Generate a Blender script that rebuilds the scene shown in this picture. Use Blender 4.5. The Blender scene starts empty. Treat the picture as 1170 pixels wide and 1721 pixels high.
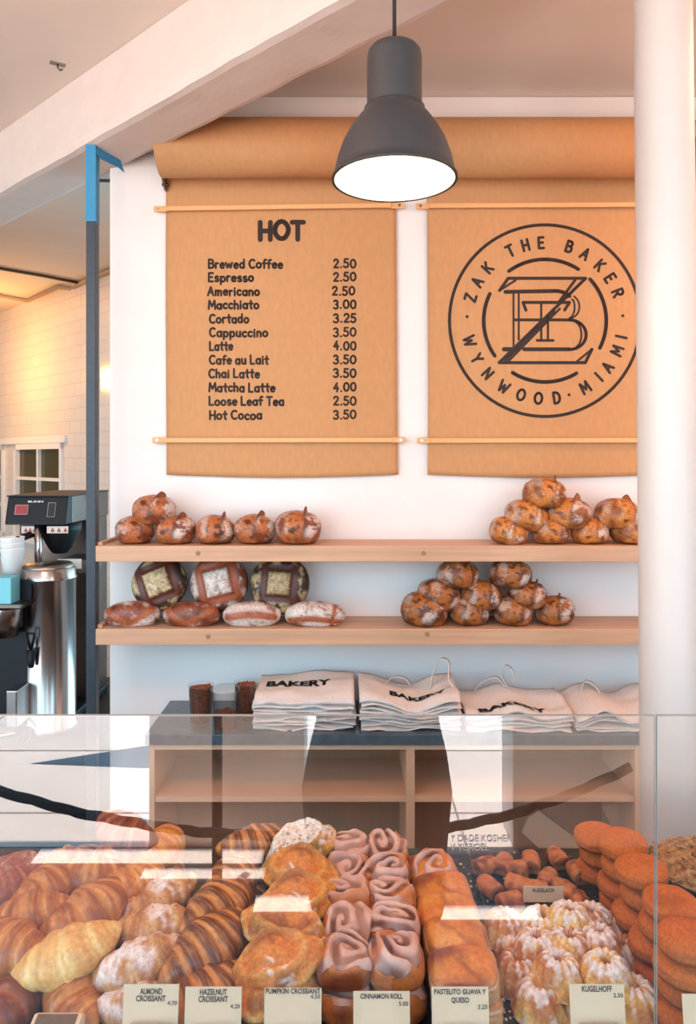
import bpy, bmesh, math, random
import numpy as np
from mathutils import Vector, Matrix, noise as mn
random.seed(7)
SC = bpy.context.scene
COL = SC.collection
PI = math.pi
F = 1243.0          # focal length in pixels of the 1170 x 1721 frame
EYE = 1.80          # camera height
HX, HY = 585.0, 770.0

# ------------------------------------------------------------------ camera
cd = bpy.data.cameras.new('camera'); cam = bpy.data.objects.new('camera', cd); COL.objects.link(cam)
cam.location = (0, 0, EYE); cam.rotation_euler = (PI/2, 0, 0)
cd.sensor_fit = 'VERTICAL'; cd.sensor_height = 36.0; cd.lens = F/1721*36.0
cd.shift_y = -(860.5-HY)/1721.0
cd.clip_start = 0.02; cd.clip_end = 200
SC.camera = cam

# ------------------------------------------------------------------ world, sun, lamps, exposure
SC.view_settings.view_transform = 'Standard'; SC.view_settings.look = 'None'
SC.view_settings.gamma = 1.0; SC.view_settings.use_curve_mapping = False
SC.view_settings.exposure = -0.38
W = bpy.data.worlds.new('sky'); SC.world = W; W.use_nodes = True
bg = W.node_tree.nodes['Background']; bg.inputs[1].default_value = 7.8
_nt = W.node_tree; _tc = _nt.nodes.new('ShaderNodeTexCoord'); _sp = _nt.nodes.new('ShaderNodeSeparateXYZ'); _rp = _nt.nodes.new('ShaderNodeValToRGB')
_nt.links.new(_tc.outputs['Generated'], _sp.inputs[0]); _nt.links.new(_sp.outputs[2], _rp.inputs[0]); _nt.links.new(_rp.outputs[0], bg.inputs[0])
_rp.color_ramp.elements[0].position = 0.05; _rp.color_ramp.elements[0].color = (0.44, 0.80, 1.0, 1)      # hazy bright horizon
_rp.color_ramp.elements[1].position = 0.75; _rp.color_ramp.elements[1].color = (0.13, 0.34, 0.62, 1)     # deeper blue overhead

def light(name, kind, loc, energy, color, rot=(0,0,0), size=None, size_y=None, radius=None):
    l = bpy.data.lights.new(name, kind); o = bpy.data.objects.new(name, l); COL.objects.link(o)
    o.location = loc; o.rotation_euler = rot; l.energy = energy; l.color = color
    if kind == 'AREA':
        l.size = size
        if size_y: l.shape = 'RECTANGLE'; l.size_y = size_y
    if radius is not None: l.shadow_soft_size = radius
    return o
SUN_EL = math.radians(78)
sun = light('sun', 'SUN', (0, 4, 9), 20.0, (1.0, 0.89, 0.82), rot=(-(PI/2-SUN_EL), 0, math.radians(25))); sun.data.angle = math.radians(0.5)
# lights outside the frame; the warm ceiling pair is added
light('added_ceiling_light', 'AREA', (1.75, 2.0, 3.12), 22, (1.0, 0.52, 0.32), size=0.8, size_y=0.4)
light('added_ceiling_light', 'AREA', (-1.1, 0.7, 3.12), 22, (1.0, 0.52, 0.32), size=0.8, size_y=0.4)
light('kitchen_lamp', 'POINT', (-3.25, 6.0, 2.55), 48, (1.0, 0.52, 0.13), radius=0.10)
light('added_warm_light_left', 'POINT', (-1.15, 1.32, 2.40), 14, (1.0, 0.58, 0.36), radius=0.06)  # added warm fill for the pastries, a bare unseen light
light('added_warm_light_right', 'POINT', (1.95, 1.5, 2.40), 11, (1.0, 0.58, 0.36), radius=0.06)  # added warm fill for wall and ceiling, also unseen
light('kitchen_ceiling_lamp', 'AREA', (-1.9, 3.9, 3.1), 9, (1.0, 0.74, 0.60), size=0.6)

# ------------------------------------------------------------------ helpers
def lin(c):
    return tuple(((v/255.0)/12.92 if v/255.0 <= 0.04045 else ((v/255.0+0.055)/1.055)**2.4) for v in c)
def C4(c): return (*lin(c), 1.0)
def P(px, py, d): return Vector(((px-HX)/F*d, d, EYE-(py-HY)/F*d))
def PX(px, d): return (px-HX)/F*d
def PZ(py, d): return EYE-(py-HY)/F*d

def mat(name, color, rough=0.6, metal=0.0, nscale=None, namt=0.15, color2=None, bump=0.0, stretch=(1,1,1), spec=None, coat=0.0, detail=4):
    m = bpy.data.materials.new(name); m.use_nodes = True; nt = m.node_tree; b = nt.nodes['Principled BSDF']
    b.inputs['Base Color'].default_value = C4(color); b.inputs['Roughness'].default_value = rough; b.inputs['Metallic'].default_value = metal
    if spec is not None: b.inputs['Specular IOR Level'].default_value = spec
    if coat: b.inputs['Coat Weight'].default_value = coat; b.inputs['Coat Roughness'].default_value = 0.15
    if nscale:
        tc = nt.nodes.new('ShaderNodeTexCoord'); mp = nt.nodes.new('ShaderNodeMapping'); mp.inputs['Scale'].default_value = stretch
        nz = nt.nodes.new('ShaderNodeTexNoise'); nz.inputs['Scale'].default_value = nscale; nz.inputs['Detail'].default_value = detail
        nt.links.new(tc.outputs['Object'], mp.inputs[0]); nt.links.new(mp.outputs[0], nz.inputs['Vector'])
        rp = nt.nodes.new('ShaderNodeValToRGB'); rp.color_ramp.elements[0].position = 0.3; rp.color_ramp.elements[1].position = 0.7
        c1 = lin(color); c2 = lin(color2) if color2 else tuple(v*(1-namt) for v in c1)
        rp.color_ramp.elements[0].color = (*c2, 1); rp.color_ramp.elements[1].color = (*c1, 1)
        nt.links.new(nz.outputs['Fac'], rp.inputs[0]); nt.links.new(rp.outputs[0], b.inputs['Base Color'])
        if bump:
            bp = nt.nodes.new('ShaderNodeBump'); bp.inputs['Strength'].default_value = bump; bp.inputs['Distance'].default_value = 0.01
            nt.links.new(nz.outputs['Fac'], bp.inputs['Height']); nt.links.new(bp.outputs[0], b.inputs['Normal'])
    return m

def vmat(name, rough=0.5, nscale=220, namt=0.25, bump=0.25, spec=0.4, coat=0.0, bdist=0.002):
    """colour from the mesh's own colour attribute (crust colours), with fine grain"""
    m = bpy.data.materials.new(name); m.use_nodes = True; nt = m.node_tree; b = nt.nodes['Principled BSDF']
    at = nt.nodes.new('ShaderNodeAttribute'); at.attribute_name = 'Col'
    tc = nt.nodes.new('ShaderNodeTexCoord'); nz = nt.nodes.new('ShaderNodeTexNoise'); nz.inputs['Scale'].default_value = nscale; nz.inputs['Detail'].default_value = 4
    nt.links.new(tc.outputs['Object'], nz.inputs['Vector'])
    mr = nt.nodes.new('ShaderNodeMapRange'); mr.inputs[1].default_value = 0.3; mr.inputs[2].default_value = 0.7; mr.inputs[3].default_value = 1-namt; mr.inputs[4].default_value = 1+namt*0.5
    nt.links.new(nz.outputs['Fac'], mr.inputs[0])
    mx = nt.nodes.new('ShaderNodeVectorMath'); mx.operation = 'SCALE'
    nt.links.new(at.outputs['Color'], mx.inputs[0]); nt.links.new(mr.outputs[0], mx.inputs['Scale'])
    nt.links.new(mx.outputs[0], b.inputs['Base Color'])
    b.inputs['Roughness'].default_value = rough; b.inputs['Specular IOR Level'].default_value = spec
    if coat: b.inputs['Coat Weight'].default_value = coat; b.inputs['Coat Roughness'].default_value = 0.25
    if bump:
        bp = nt.nodes.new('ShaderNodeBump'); bp.inputs['Strength'].default_value = bump; bp.inputs['Distance'].default_value = bdist
        nt.links.new(nz.outputs['Fac'], bp.inputs['Height']); nt.links.new(bp.outputs[0], b.inputs['Normal'])
    return m

class MB:
    """collects shapes; build() links them as one mesh object"""
    def __init__(s): s.v = []; s.f = []; s.c = []
    def add(s, verts, faces):
        o = len(s.v); s.v += [tuple(v) for v in verts]; s.f += [tuple(i+o for i in f) for f in faces]; return s
    def box(s, x0, x1, y0, y1, z0, z1, M=None):
        v = [Vector((x, y, z)) for z in (z0, z1) for y in (y0, y1) for x in (x0, x1)]
        if M: v = [M @ p for p in v]
        return s.add(v, [(0,2,3,1),(4,5,7,6),(0,1,5,4),(2,6,7,3),(0,4,6,2),(1,3,7,5)])
    def prism(s, poly, axis, a, b):
        """poly of 2D points extruded along axis 'x','y' or 'z' from a to b"""
        n = len(poly)
        def mk(p, t): return {'x': (t, p[0], p[1]), 'y': (p[0], t, p[1]), 'z': (p[0], p[1], t)}[axis]
        v = [mk(p, a) for p in poly]+[mk(p, b) for p in poly]
        f = [tuple(range(n))[::-1], tuple(range(n, 2*n))]+[(i, (i+1) % n, n+(i+1) % n, n+i) for i in range(n)]
        return s.add(v, f)
    def tube(s, pts, r, n=10, cap=True):
        pts = [Vector(p) for p in pts]; rs = r if isinstance(r, (list, tuple)) else [r]*len(pts)
        v = []; f = []
        up = Vector((0.13, 0.21, 0.97))
        for i, p in enumerate(pts):
            t = (pts[min(i+1, len(pts)-1)]-pts[max(i-1, 0)]).normalized()
            a = t.cross(up)
            if a.length < 1e-3: a = t.cross(Vector((1, 0, 0)))
            a.normalize(); b = t.cross(a)
            for j in range(n):
                th = 2*PI*j/n; v.append(p+(a*math.cos(th)+b*math.sin(th))*rs[i])
        for i in range(len(pts)-1):
            for j in range(n): f.append((i*n+j, i*n+(j+1) % n, (i+1)*n+(j+1) % n, (i+1)*n+j))
        if cap: f.append(tuple(range(n))[::-1]); f.append(tuple(range((len(pts)-1)*n, len(pts)*n)))
        return s.add(v, f)
    def lathe(s, prof, n=32, M=None, cap0=False, cap1=False):
        """profile of (r, z) points turned about z"""
        v = []; f = []
        for (r, z) in prof:
            for j in range(n):
                th = 2*PI*j/n; p = Vector((r*math.cos(th), r*math.sin(th), z)); v.append(M @ p if M else p)
        for i in range(len(prof)-1):
            for j in range(n): f.append((i*n+j, i*n+(j+1) % n, (i+1)*n+(j+1) % n, (i+1)*n+j))
        if cap0: f.append(tuple(range(n))[::-1])
        if cap1: f.append(tuple(range((len(prof)-1)*n, len(prof)*n)))
        return s.add(v, f)
    def mesh(s, name, m, smooth=False, bevel=0, seg=2, fix=True):
        me = bpy.data.meshes.new(name); me.from_pydata(s.v, [], s.f); me.update()
        if fix or bevel:
            bm = bmesh.new(); bm.from_mesh(me)
            if bevel:
                bmesh.ops.bevel(bm, geom=[e for e in bm.edges if len(e.link_faces) == 2 and e.calc_face_angle(0) > 0.5], offset=bevel, segments=seg, affect='EDGES', profile=0.6)
            if fix: bmesh.ops.recalc_face_normals(bm, faces=bm.faces)
            bm.to_mesh(me); bm.free()
        if smooth: me.polygons.foreach_set('use_smooth', [True]*len(me.polygons))
        me.materials.append(m); return me
    def build(s, name, m, parent=None, smooth=False, bevel=0, seg=2, loc=None, fix=True):
        return link(name, s.mesh(name, m, smooth, bevel, seg, fix), parent, loc)

def link(name, me, parent=None, loc=None):
    o = bpy.data.objects.new(name, me); COL.objects.link(o)
    if parent: o.parent = parent
    if loc is not None: o.location = loc
    return o
def tag(o, label=None, cat=None, group=None, kind=None):
    if label: o['label'] = label
    if cat: o['category'] = cat
    if group: o['group'] = group
    if kind: o['kind'] = kind
    return o
def struct(o): o['kind'] = 'structure'; return o
def thing(name, label, cat, loc=(0,0,0), rot=(0,0,0), group=None):
    o = bpy.data.objects.new(name, None); COL.objects.link(o); o.location = loc; o.rotation_euler = rot
    o.empty_display_size = 0.05
    return tag(o, label, cat, group)
def center_children_loc(root): pass

def grid(nu, nv, fn, wrapu=False, wrapv=False):
    """fn(i/(nu-1 or nu), j/...) -> (pos, colour); returns verts, faces, colours"""
    v = []; c = []
    for i in range(nu):
        for j in range(nv):
            p, k = fn(i/(nu if wrapu else nu-1), j/(nv if wrapv else nv-1)); v.append(p); c.append(k)
    f = []
    for i in range(nu if wrapu else nu-1):
        for j in range(nv if wrapv else nv-1):
            i2 = (i+1) % nu; j2 = (j+1) % nv
            f.append((i*nv+j, i*nv+j2, i2*nv+j2, i2*nv+j))
    return v, f, c
def cmesh(name, v, f, c, m, ground=True):
    v = np.array([tuple(p) for p in v])
    if ground: v[:, 2] -= v[:, 2].min()
    me = bpy.data.meshes.new(name); me.from_pydata(v.tolist(), [], f); me.update()
    bm = bmesh.new(); bm.from_mesh(me); 
    bmesh.ops.recalc_face_normals(bm, faces=bm.faces); bm.to_mesh(me); bm.free()
    at = me.color_attributes.new('Col', 'FLOAT_COLOR', 'POINT')
    at.data.foreach_set('color', [x for k in c for x in (k[0], k[1], k[2], 1.0)])
    me.polygons.foreach_set('use_smooth', [True]*len(me.polygons)); me.materials.append(m)
    return me
def N(x, y, z, s=1.0, seed=0): return mn.noise(Vector((x*s+seed*7.3, y*s-seed*3.1, z*s+seed*1.7)))
def mix(a, b, t): t = max(0.0, min(1.0, t)); return tuple(a[i]*(1-t)+b[i]*t for i in range(3))
def sst(a, b, x): t = max(0.0, min(1.0, (x-a)/(b-a))); return t*t*(3-2*t)
def spow(x, p): return math.copysign(abs(x)**p, x)

def text_mesh(name, body, size, m, width=None, align='CENTER', bold=0.0, spacing=1.0, extrude=0.0003, line=1.0):
    """lettering as a thin mesh in the x-z plane facing -y, origin at the first line's baseline"""
    cu = bpy.data.curves.new(name, 'FONT'); cu.body = body; cu.size = size; cu.align_x = align; cu.offset = bold; cu.space_character = spacing
    cu.extrude = extrude; cu.resolution_u = 3; cu.space_line = line
    o = bpy.data.objects.new(name, cu); COL.objects.link(o)
    dg = bpy.context.evaluated_depsgraph_get(); me = bpy.data.meshes.new_from_object(o.evaluated_get(dg))
    bpy.data.objects.remove(o); bpy.data.curves.remove(cu)
    if width:
        xs = [v.co.x for v in me.vertices]; k = width/(max(xs)-min(xs))
        me.transform(Matrix.Diagonal((k, 1, 1, 1)))
    me.transform(Matrix.Rotation(PI/2, 4, 'X')); me.materials.clear(); me.materials.append(m); me.name = name
    return me
# ------------------------------------------------------------------ materials of the room
M = {}
M['wall'] = mat('white_plaster', (240, 228, 222), 0.75, nscale=6, namt=0.04, bump=0.03)
M['ceil'] = mat('ceiling_plaster', (238, 220, 206), 0.85, nscale=3, namt=0.05, bump=0.06)
M['beam'] = mat('painted_beam', (222, 203, 192), 0.75, nscale=14, namt=0.05, bump=0.10)
M['floor'] = mat('floor_concrete', (84, 76, 71), 0.6, nscale=4, namt=0.2)
M['wood'] = mat('pale_oak', (216, 164, 128), 0.5, nscale=9, namt=0.22, stretch=(0.25, 3, 5), bump=0.05)
M['wood_end'] = mat('wood_plug', (170, 118, 82), 0.6, nscale=60, namt=0.2)
M['white_wood'] = mat('white_paint', (236, 226, 220), 0.5)
M['black'] = mat('black_plastic', (14, 14, 17), 0.5, spec=0.3)
M['black_soft'] = mat('black_rubber', (16, 15, 17), 0.6)
M['steel'] = mat('brushed_steel', (190, 180, 176), 0.22, 1.0, nscale=40, namt=0.12, stretch=(1, 1, 0.02))
M['steel_dark'] = mat('dark_steel', (112, 96, 88), 0.35, 1.0, nscale=20, namt=0.2)
M['post'] = mat('blue_grey_steel', (54, 60, 68), 0.45, 0.3, nscale=50, namt=0.25)
M['tape'] = mat('blue_tape', (48, 134, 176), 0.6, nscale=40, namt=0.1)
M['kraft'] = mat('kraft_paper', (200, 143, 94), 0.8, nscale=60, namt=0.10, bump=0.05, stretch=(1, 1, 0.4))
M['ink'] = mat('black_ink', (52, 34, 28), 0.8, nscale=80, namt=0.2)
M['batten'] = mat('pine_batten', (232, 170, 110), 0.5, nscale=30, namt=0.12, stretch=(0.1, 3, 3))
M['bracket'] = mat('zinc_bracket', (150, 140, 130), 0.4, 0.9)
M['concrete_out'] = mat('pale_pavement', (240, 222, 206), 0.85, nscale=1.2, namt=0.10, bump=0.03, detail=8)

def tilemat():
    m = bpy.data.materials.new('glazed_subway_tile'); m.use_nodes = True; nt = m.node_tree; b = nt.nodes['Principled BSDF']
    tc = nt.nodes.new('ShaderNodeTexCoord'); sp = nt.nodes.new('ShaderNodeSeparateXYZ'); cb = nt.nodes.new('ShaderNodeCombineXYZ')
    nt.links.new(tc.outputs['Object'], sp.inputs[0]); nt.links.new(sp.outputs[0], cb.inputs[0]); nt.links.new(sp.outputs[2], cb.inputs[1])
    br = nt.nodes.new('ShaderNodeTexBrick'); br.inputs['Scale'].default_value = 1.0
    br.inputs['Color1'].default_value = C4((228, 212, 200)); br.inputs['Color2'].default_value = C4((231, 216, 204)); br.inputs['Mortar'].default_value = C4((212, 194, 182))
    br.inputs['Brick Width'].default_value = 0.20; br.inputs['Row Height'].default_value = 0.10; br.inputs['Mortar Size'].default_value = 0.003
    nt.links.new(cb.outputs[0], br.inputs['Vector']); nt.links.new(br.outputs['Color'], b.inputs['Base Color'])
    bp = nt.nodes.new('ShaderNodeBump'); bp.inputs['Strength'].default_value = 0.3; bp.invert = True
    nt.links.new(br.outputs['Fac'], bp.inputs['Height']); nt.links.new(bp.outputs[0], b.inputs['Normal'])
    b.inputs['Roughness'].default_value = 0.16
    return m
M['tile'] = tilemat()

# ------------------------------------------------------------------ setting
CEIL = EYE+1.40
WALL = 2.90
WX0 = PX(185, WALL)
struct(MB().box(-8, 3.2, -1.622, 11, -0.10, 0.0).build('floor', M['floor']))
struct(MB().box(WX0, 2.9, WALL, WALL+0.12, 0, CEIL).build('wall_back', M['wall']))
struct(MB().box(2.6, 2.75, -0.9, WALL, 0, CEIL).build('wall_right', M['wall']))
struct(MB().box(-7.6, -7.45, -0.9, 10.9, 0, CEIL).build('wall_left', M['wall']))
struct(MB().box(-7.6, 2.9, 10.85, 11, 0, CEIL).build('wall_rear', M['wall']))
struct(MB().box(-8, 3.2, -0.35, 11.1, CEIL, CEIL+0.15).build('ceiling', M['ceil']))
# white board above the paper rolls
zt0, zt1 = PZ(201, 2.86), PZ(170, 2.86)
struct(MB().box(WX0, 2.55, 2.86, WALL, zt0, CEIL-0.002).build('trim_1', M['white_wood'], bevel=0.003))

# diagonal ceiling beam (noisy, rough underside)
def beam():
    BZ = EYE+1.136
    A = Vector((-0.02, 1.834, 0)); dr = Vector((-1.10, 1.0, 0)).normalized(); nr = Vector((dr.y, -dr.x, 0))
    if nr.x < 0: nr = -nr
    wid = 0.205; L0, L1 = -3.2, 6.2; n = 190
    prof = [(0, CEIL-BZ-0.001)]+[(0, (CEIL-BZ)*k/8) for k in range(7, 0, -1)]+[(0.004, 0.006)]+[(wid*k/8, 0) for k in range(1, 8)]+[(wid-0.004, 0.006)]+[(wid, (CEIL-BZ)*k/5) for k in range(1, 5)]+[(wid, CEIL-BZ-0.001)]
    v = []; f = []; m = len(prof)
    for i in range(n):
        s = L0+(L1-L0)*i/(n-1)
        for (a, h) in prof:
            p = A+dr*s+nr*a+Vector((0, 0, BZ+h))
            if h < CEIL-BZ-0.01:
                p += Vector((N(p.x, p.y, p.z, 6, 3), N(p.x, p.y, p.z, 6, 4), N(p.x, p.y, p.z, 9, 5)))*0.004
            v.append(p)
    for i in range(n-1):
        for j in range(m-1): f.append((i*m+j, i*m+j+1, (i+1)*m+j+1, (i+1)*m+j))
    f.append(tuple(range(m))); f.append(tuple(range((n-1)*m, n*m))[::-1])
    o = MB().add(v, f).build('beam', M['beam'], smooth=False); struct(o)
    for p in o.data.polygons: p.use_smooth = False
beam()

# tiled kitchen wall running away to the left
KA = Vector((-1.909, 5.65, 0)); KD = Vector((-1.43, 1.45, 0)).normalized(); KANG = math.atan2(KD.y, KD.x)
def kitchen_at(px):
    k = (px-HX)/F
    s = (KA.x-k*KA.y)/(k*KD.y-KD.x); return s, KA.y+KD.y*s
def kobj(mb, name, m, **kw):
    o = mb.build(name, m, **kw); o.location = (KA.x, KA.y, 0); o.rotation_euler = (0, 0, KANG-PI); return o
# local x runs to the right (towards the shop), local -y faces the shop
s_win = []
for (a, b) in ((107, 26), (8, -75)): s_win.append((kitchen_at(a)[0], kitchen_at(b)[0]))
ztop = PZ(744, kitchen_at(107)[1])
zbot = 1.05
w = MB()
xs = sorted([-s_win[0][0], -s_win[0][1], -s_win[1][0], -s_win[1][1]])
w.box(-6.5, 1.9, 0, 0.12, ztop, CEIL); w.box(-6.5, 1.9, 0, 0.12, 0, zbot)
for a, b in ((-6.5, xs[0]), (xs[1], xs[2]), (xs[3], 1.9)): w.box(a, b, 0, 0.12, zbot, ztop)
struct(kobj(w, 'wall_kitchen', M['tile']))
M['pane'] = mat('olive_glass', (74, 66, 26), 0.12, nscale=3, namt=0.5)
for i, (a, b) in enumerate(s_win):
    x0, x1 = -b, -a; fr = MB(); t = 0.05
    fr.box(x0, x0+t, -0.02, 0.06, zbot, ztop); fr.box(x1-t, x1, -0.02, 0.06, zbot, ztop)
    fr.box(x0, x1, -0.02, 0.06, ztop-t, ztop); fr.box(x0, x1, -0.03, 0.06, zbot, zbot+t)
    xm = (x0+x1)/2; fr.box(xm-0.016, xm+0.016, -0.01, 0.05, zbot+t, ztop-t)
    nrow = 3
    for r in range(1, nrow):
        z = zbot+t+(ztop-zbot-2*t)*r/nrow; fr.box(x0+t, x1-t, -0.008, 0.048, z-0.014, z+0.014)
    wo = struct(kobj(fr, 'window_%d' % (i+1), M['white_wood']))
    g = MB().box(x0+t, x1-t, 0.02, 0.028, zbot+t, ztop-t).build('pane', M['pane'], parent=wo)
sc_ = kitchen_at(162)[0]
struct(kobj(MB().box(-sc_-0.05, -sc_+0.03, -0.02, 0.0, 0, CEIL-0.001), 'trim_2', M['white_wood']))
# casing board above the kitchen windows
struct(kobj(MB().box(xs[0]-0.05, xs[3]+0.06, -0.025, 0.0, ztop, ztop+0.06), 'trim_3', M['white_wood'], bevel=0.004))

# conduits under the kitchen ceiling
M['conduit'] = mat('painted_conduit', (176, 146, 124), 0.5)
M['conduit_dark'] = mat('dark_conduit', (74, 56, 48), 0.5)
def conduit(pts, h, r, m, label):
    q = [P(x, y, h*F/(HY-y)) for x, y in pts]
    tag(MB().tube(q, r, 8).build('conduit', m, smooth=True), label, 'pipe')
conduit([(-60, 508), (0, 497), (47, 505), (98, 482), (123, 485), (142, 472), (184, 455), (215, 443)], 1.375, 0.018, M['conduit'], 'pale bent conduit along the kitchen ceiling above the tiled wall')
conduit([(-60, 440), (0, 451), (70, 463), (131, 475)], 1.385, 0.012, M['conduit_dark'], 'thin dark straight conduit across the brown kitchen ceiling')
conduit([(120, 303), (150, 303), (200, 304)], 1.38, 0.008, M['conduit_dark'], 'short dark pipe on ceiling just under the white beam')

# little metal hook plate on the shop ceiling
hp = P(97, 107, 1.40*F/(HY-107)); hp.z = CEIL
t = thing('ceiling_hook', 'small metal hook plate screwed to ceiling above the beam', 'hook', hp, (0, 0, 0.5))
MB().box(-0.026, 0.026, -0.012, 0.012, -0.003, 0).build('plate', M['bracket'], t, bevel=0.001)
MB().tube([(0, 0, -0.003), (0, 0, -0.014), (0.008, 0, -0.022), (0.016, 0, -0.016)], 0.003, 8).build('hook', M['steel_dark'], t, smooth=True)

# round white column in front of the shelves
def column():
    d = 1.75; a = P(1114, 0, d); b = P(1128, 1203, d)
    sl = (b-a)/(a.z-b.z)
    v = []; f = []; n = 56; zz = np.linspace(0, CEIL-0.001, 24)
    for z in zz:
        cx = a.x+sl.x*(a.z-z); r = (46+(a.z-z)/(a.z-b.z)*4)/F*d
        for j in range(n): v.append((cx+r*math.cos(2*PI*j/n), d+r*math.sin(2*PI*j/n), z))
    for i in range(len(zz)-1):
        for j in range(n): f.append((i*n+j, i*n+(j+1) % n, (i+1)*n+(j+1) % n, (i+1)*n+j))
    f.append(tuple(range(n))[::-1]); f.append(tuple(range((len(zz)-1)*n, len(zz)*n)))
    struct(MB().add(v, f).build('column', M['column'], smooth=True))
M['column'] = mat('column_paint', (216, 200, 190), 0.45, nscale=12, namt=0.03, bump=0.02)
column()

# street side: sunlit pavement, arcade pillars
struct(MB().box(-40, 40, -60, -1.625, -0.12, 0.0).build('pavement', M['concrete_out']))
# ------------------------------------------------------------------ post with blue tape
PD = 2.68
x0, x1 = PX(144, PD), PX(161, PD)
pz_top = EYE+1.136
t = thing('support_post', 'slim blue-grey steel post with blue tape round its top, left of the bread shelves', 'post', ((x0+x1)/2, PD, 0))
hw = (x1-x0)/2-0.001
MB().box(-hw, hw, 0, 0.04, 0, PZ(372, PD)).build('shaft', M['post'], t, bevel=0.002)
b = MB().box(-hw-0.001, hw+0.001, -0.001, 0.041, PZ(372, PD), pz_top)
b.add([(hw-0.004, 0.0, pz_top-0.02), (hw-0.004, 0.0, pz_top-0.002), (0.068, 0.13, pz_top-0.004), (0.078, 0.15, pz_top-0.045), (0.062, 0.12, pz_top-0.035), (0.03, 0.02, pz_top-0.045)], [(0,1,2,3,4,5)])
b.build('tape', M['tape'], t)

# ------------------------------------------------------------------ pendant lamps
M['lamp'] = mat('grey_lacquer', (54, 50, 50), 0.62, 0.0, nscale=26, namt=0.16)
M['lamp_in'] = mat('white_enamel', (252, 236, 196), 0.5)
M['cord'] = mat('black_cord', (34, 20, 18), 0.6)
def emis(name, color, s):
    m = bpy.data.materials.new(name); m.use_nodes = True; nt = m.node_tree; nt.nodes.remove(nt.nodes['Principled BSDF'])
    e = nt.nodes.new('ShaderNodeEmission'); e.inputs[0].default_value = C4(color); e.inputs[1].default_value = s
    nt.links.new(e.outputs[0], nt.nodes['Material Output'].inputs[0]); return m
M['bulb'] = emis('frosted_bulb', (255, 226, 170), 7.0)
def pendant():
    d = 1.32; c = P(663, 303, d); k = d/F
    t = thing('pendant_lamp', 'dark grey bell-shaped pendant lamp glowing above the pastry case', 'lamp', (c.x, c.y, c.z))
    # shade profile from rim upward (r, z) measured from the photograph
    R = lambda px: px*k
    prof = [(104, 0), (103, 4), (100, 17), (95, 39), (86, 63), (74, 85), (60, 104), (53, 112), (51, 114), (51, 120), (46, 121)]
    outer = [(R(r), R(z)) for r, z in prof]
    inner = [(r-0.003, z+0.0005) for r, z in outer[::-1]]
    inner[-1] = (outer[0][0]-0.002, 0.0)
    MB().lathe([(R(101), 0.0)]+[(R(105.5), -0.001), (R(105.5), 0.004)]+outer[1:], 56).build('shade', M['lamp'], t, smooth=True)
    MB().lathe(inner+[(R(101), 0)], 56).build('reflector', M['lamp_in'], t, smooth=True, fix=False)
    neck = [(46, 118), (46, 205), (44.5, 214), (40, 220), (20, 222), (0.01, 222)]
    MB().lathe([(R(r), R(z)) for r, z in neck], 48).build('neck', M['lamp'], t, smooth=True)
    MB().lathe([(0.01, R(117)), (R(46), R(117))], 48).build('socket_plate', M['lamp_in'], t)
    MB().lathe([(0.02, R(117)), (0.02, R(88)), (0.0001, R(88))], 24).build('socket', M['black'], t, smooth=True)
    MB().lathe([(0.0001, R(24)), (0.018, R(27)), (0.032, R(40)), (0.034, R(52)), (0.026, R(70)), (0.016, R(87))], 24).build('bulb', M['bulb'], t, smooth=True)
    MB().tube([(0, 0, R(221)), (0, 0, CEIL-c.z-0.03)], 0.0035, 10).build('cord', M['cord'], t, smooth=True)
    MB().lathe([(0.055, CEIL-c.z), (0.055, CEIL-c.z-0.015), (0.03, CEIL-c.z-0.04), (0.001, CEIL-c.z-0.04)], 32).build('ceiling_rose', M['lamp'], t, smooth=True)
    l = light('pendant_light', 'POINT', (c.x, c.y, c.z+R(14)), 7, (1.0, 0.70, 0.42), radius=0.03)
pendant()

# ------------------------------------------------------------------ paper rolls, sheets, battens
SH = 2.885
def sheet_y(x, z, seed):
    w = sst(EYE-0.05, EYE-0.35, z)
    return SH+0.0035*N(x, z, 0, 2.2, seed)*(0.3+w)-0.004*w*abs(N(x, 0.3*z, 1, 3, seed+2))
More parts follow.
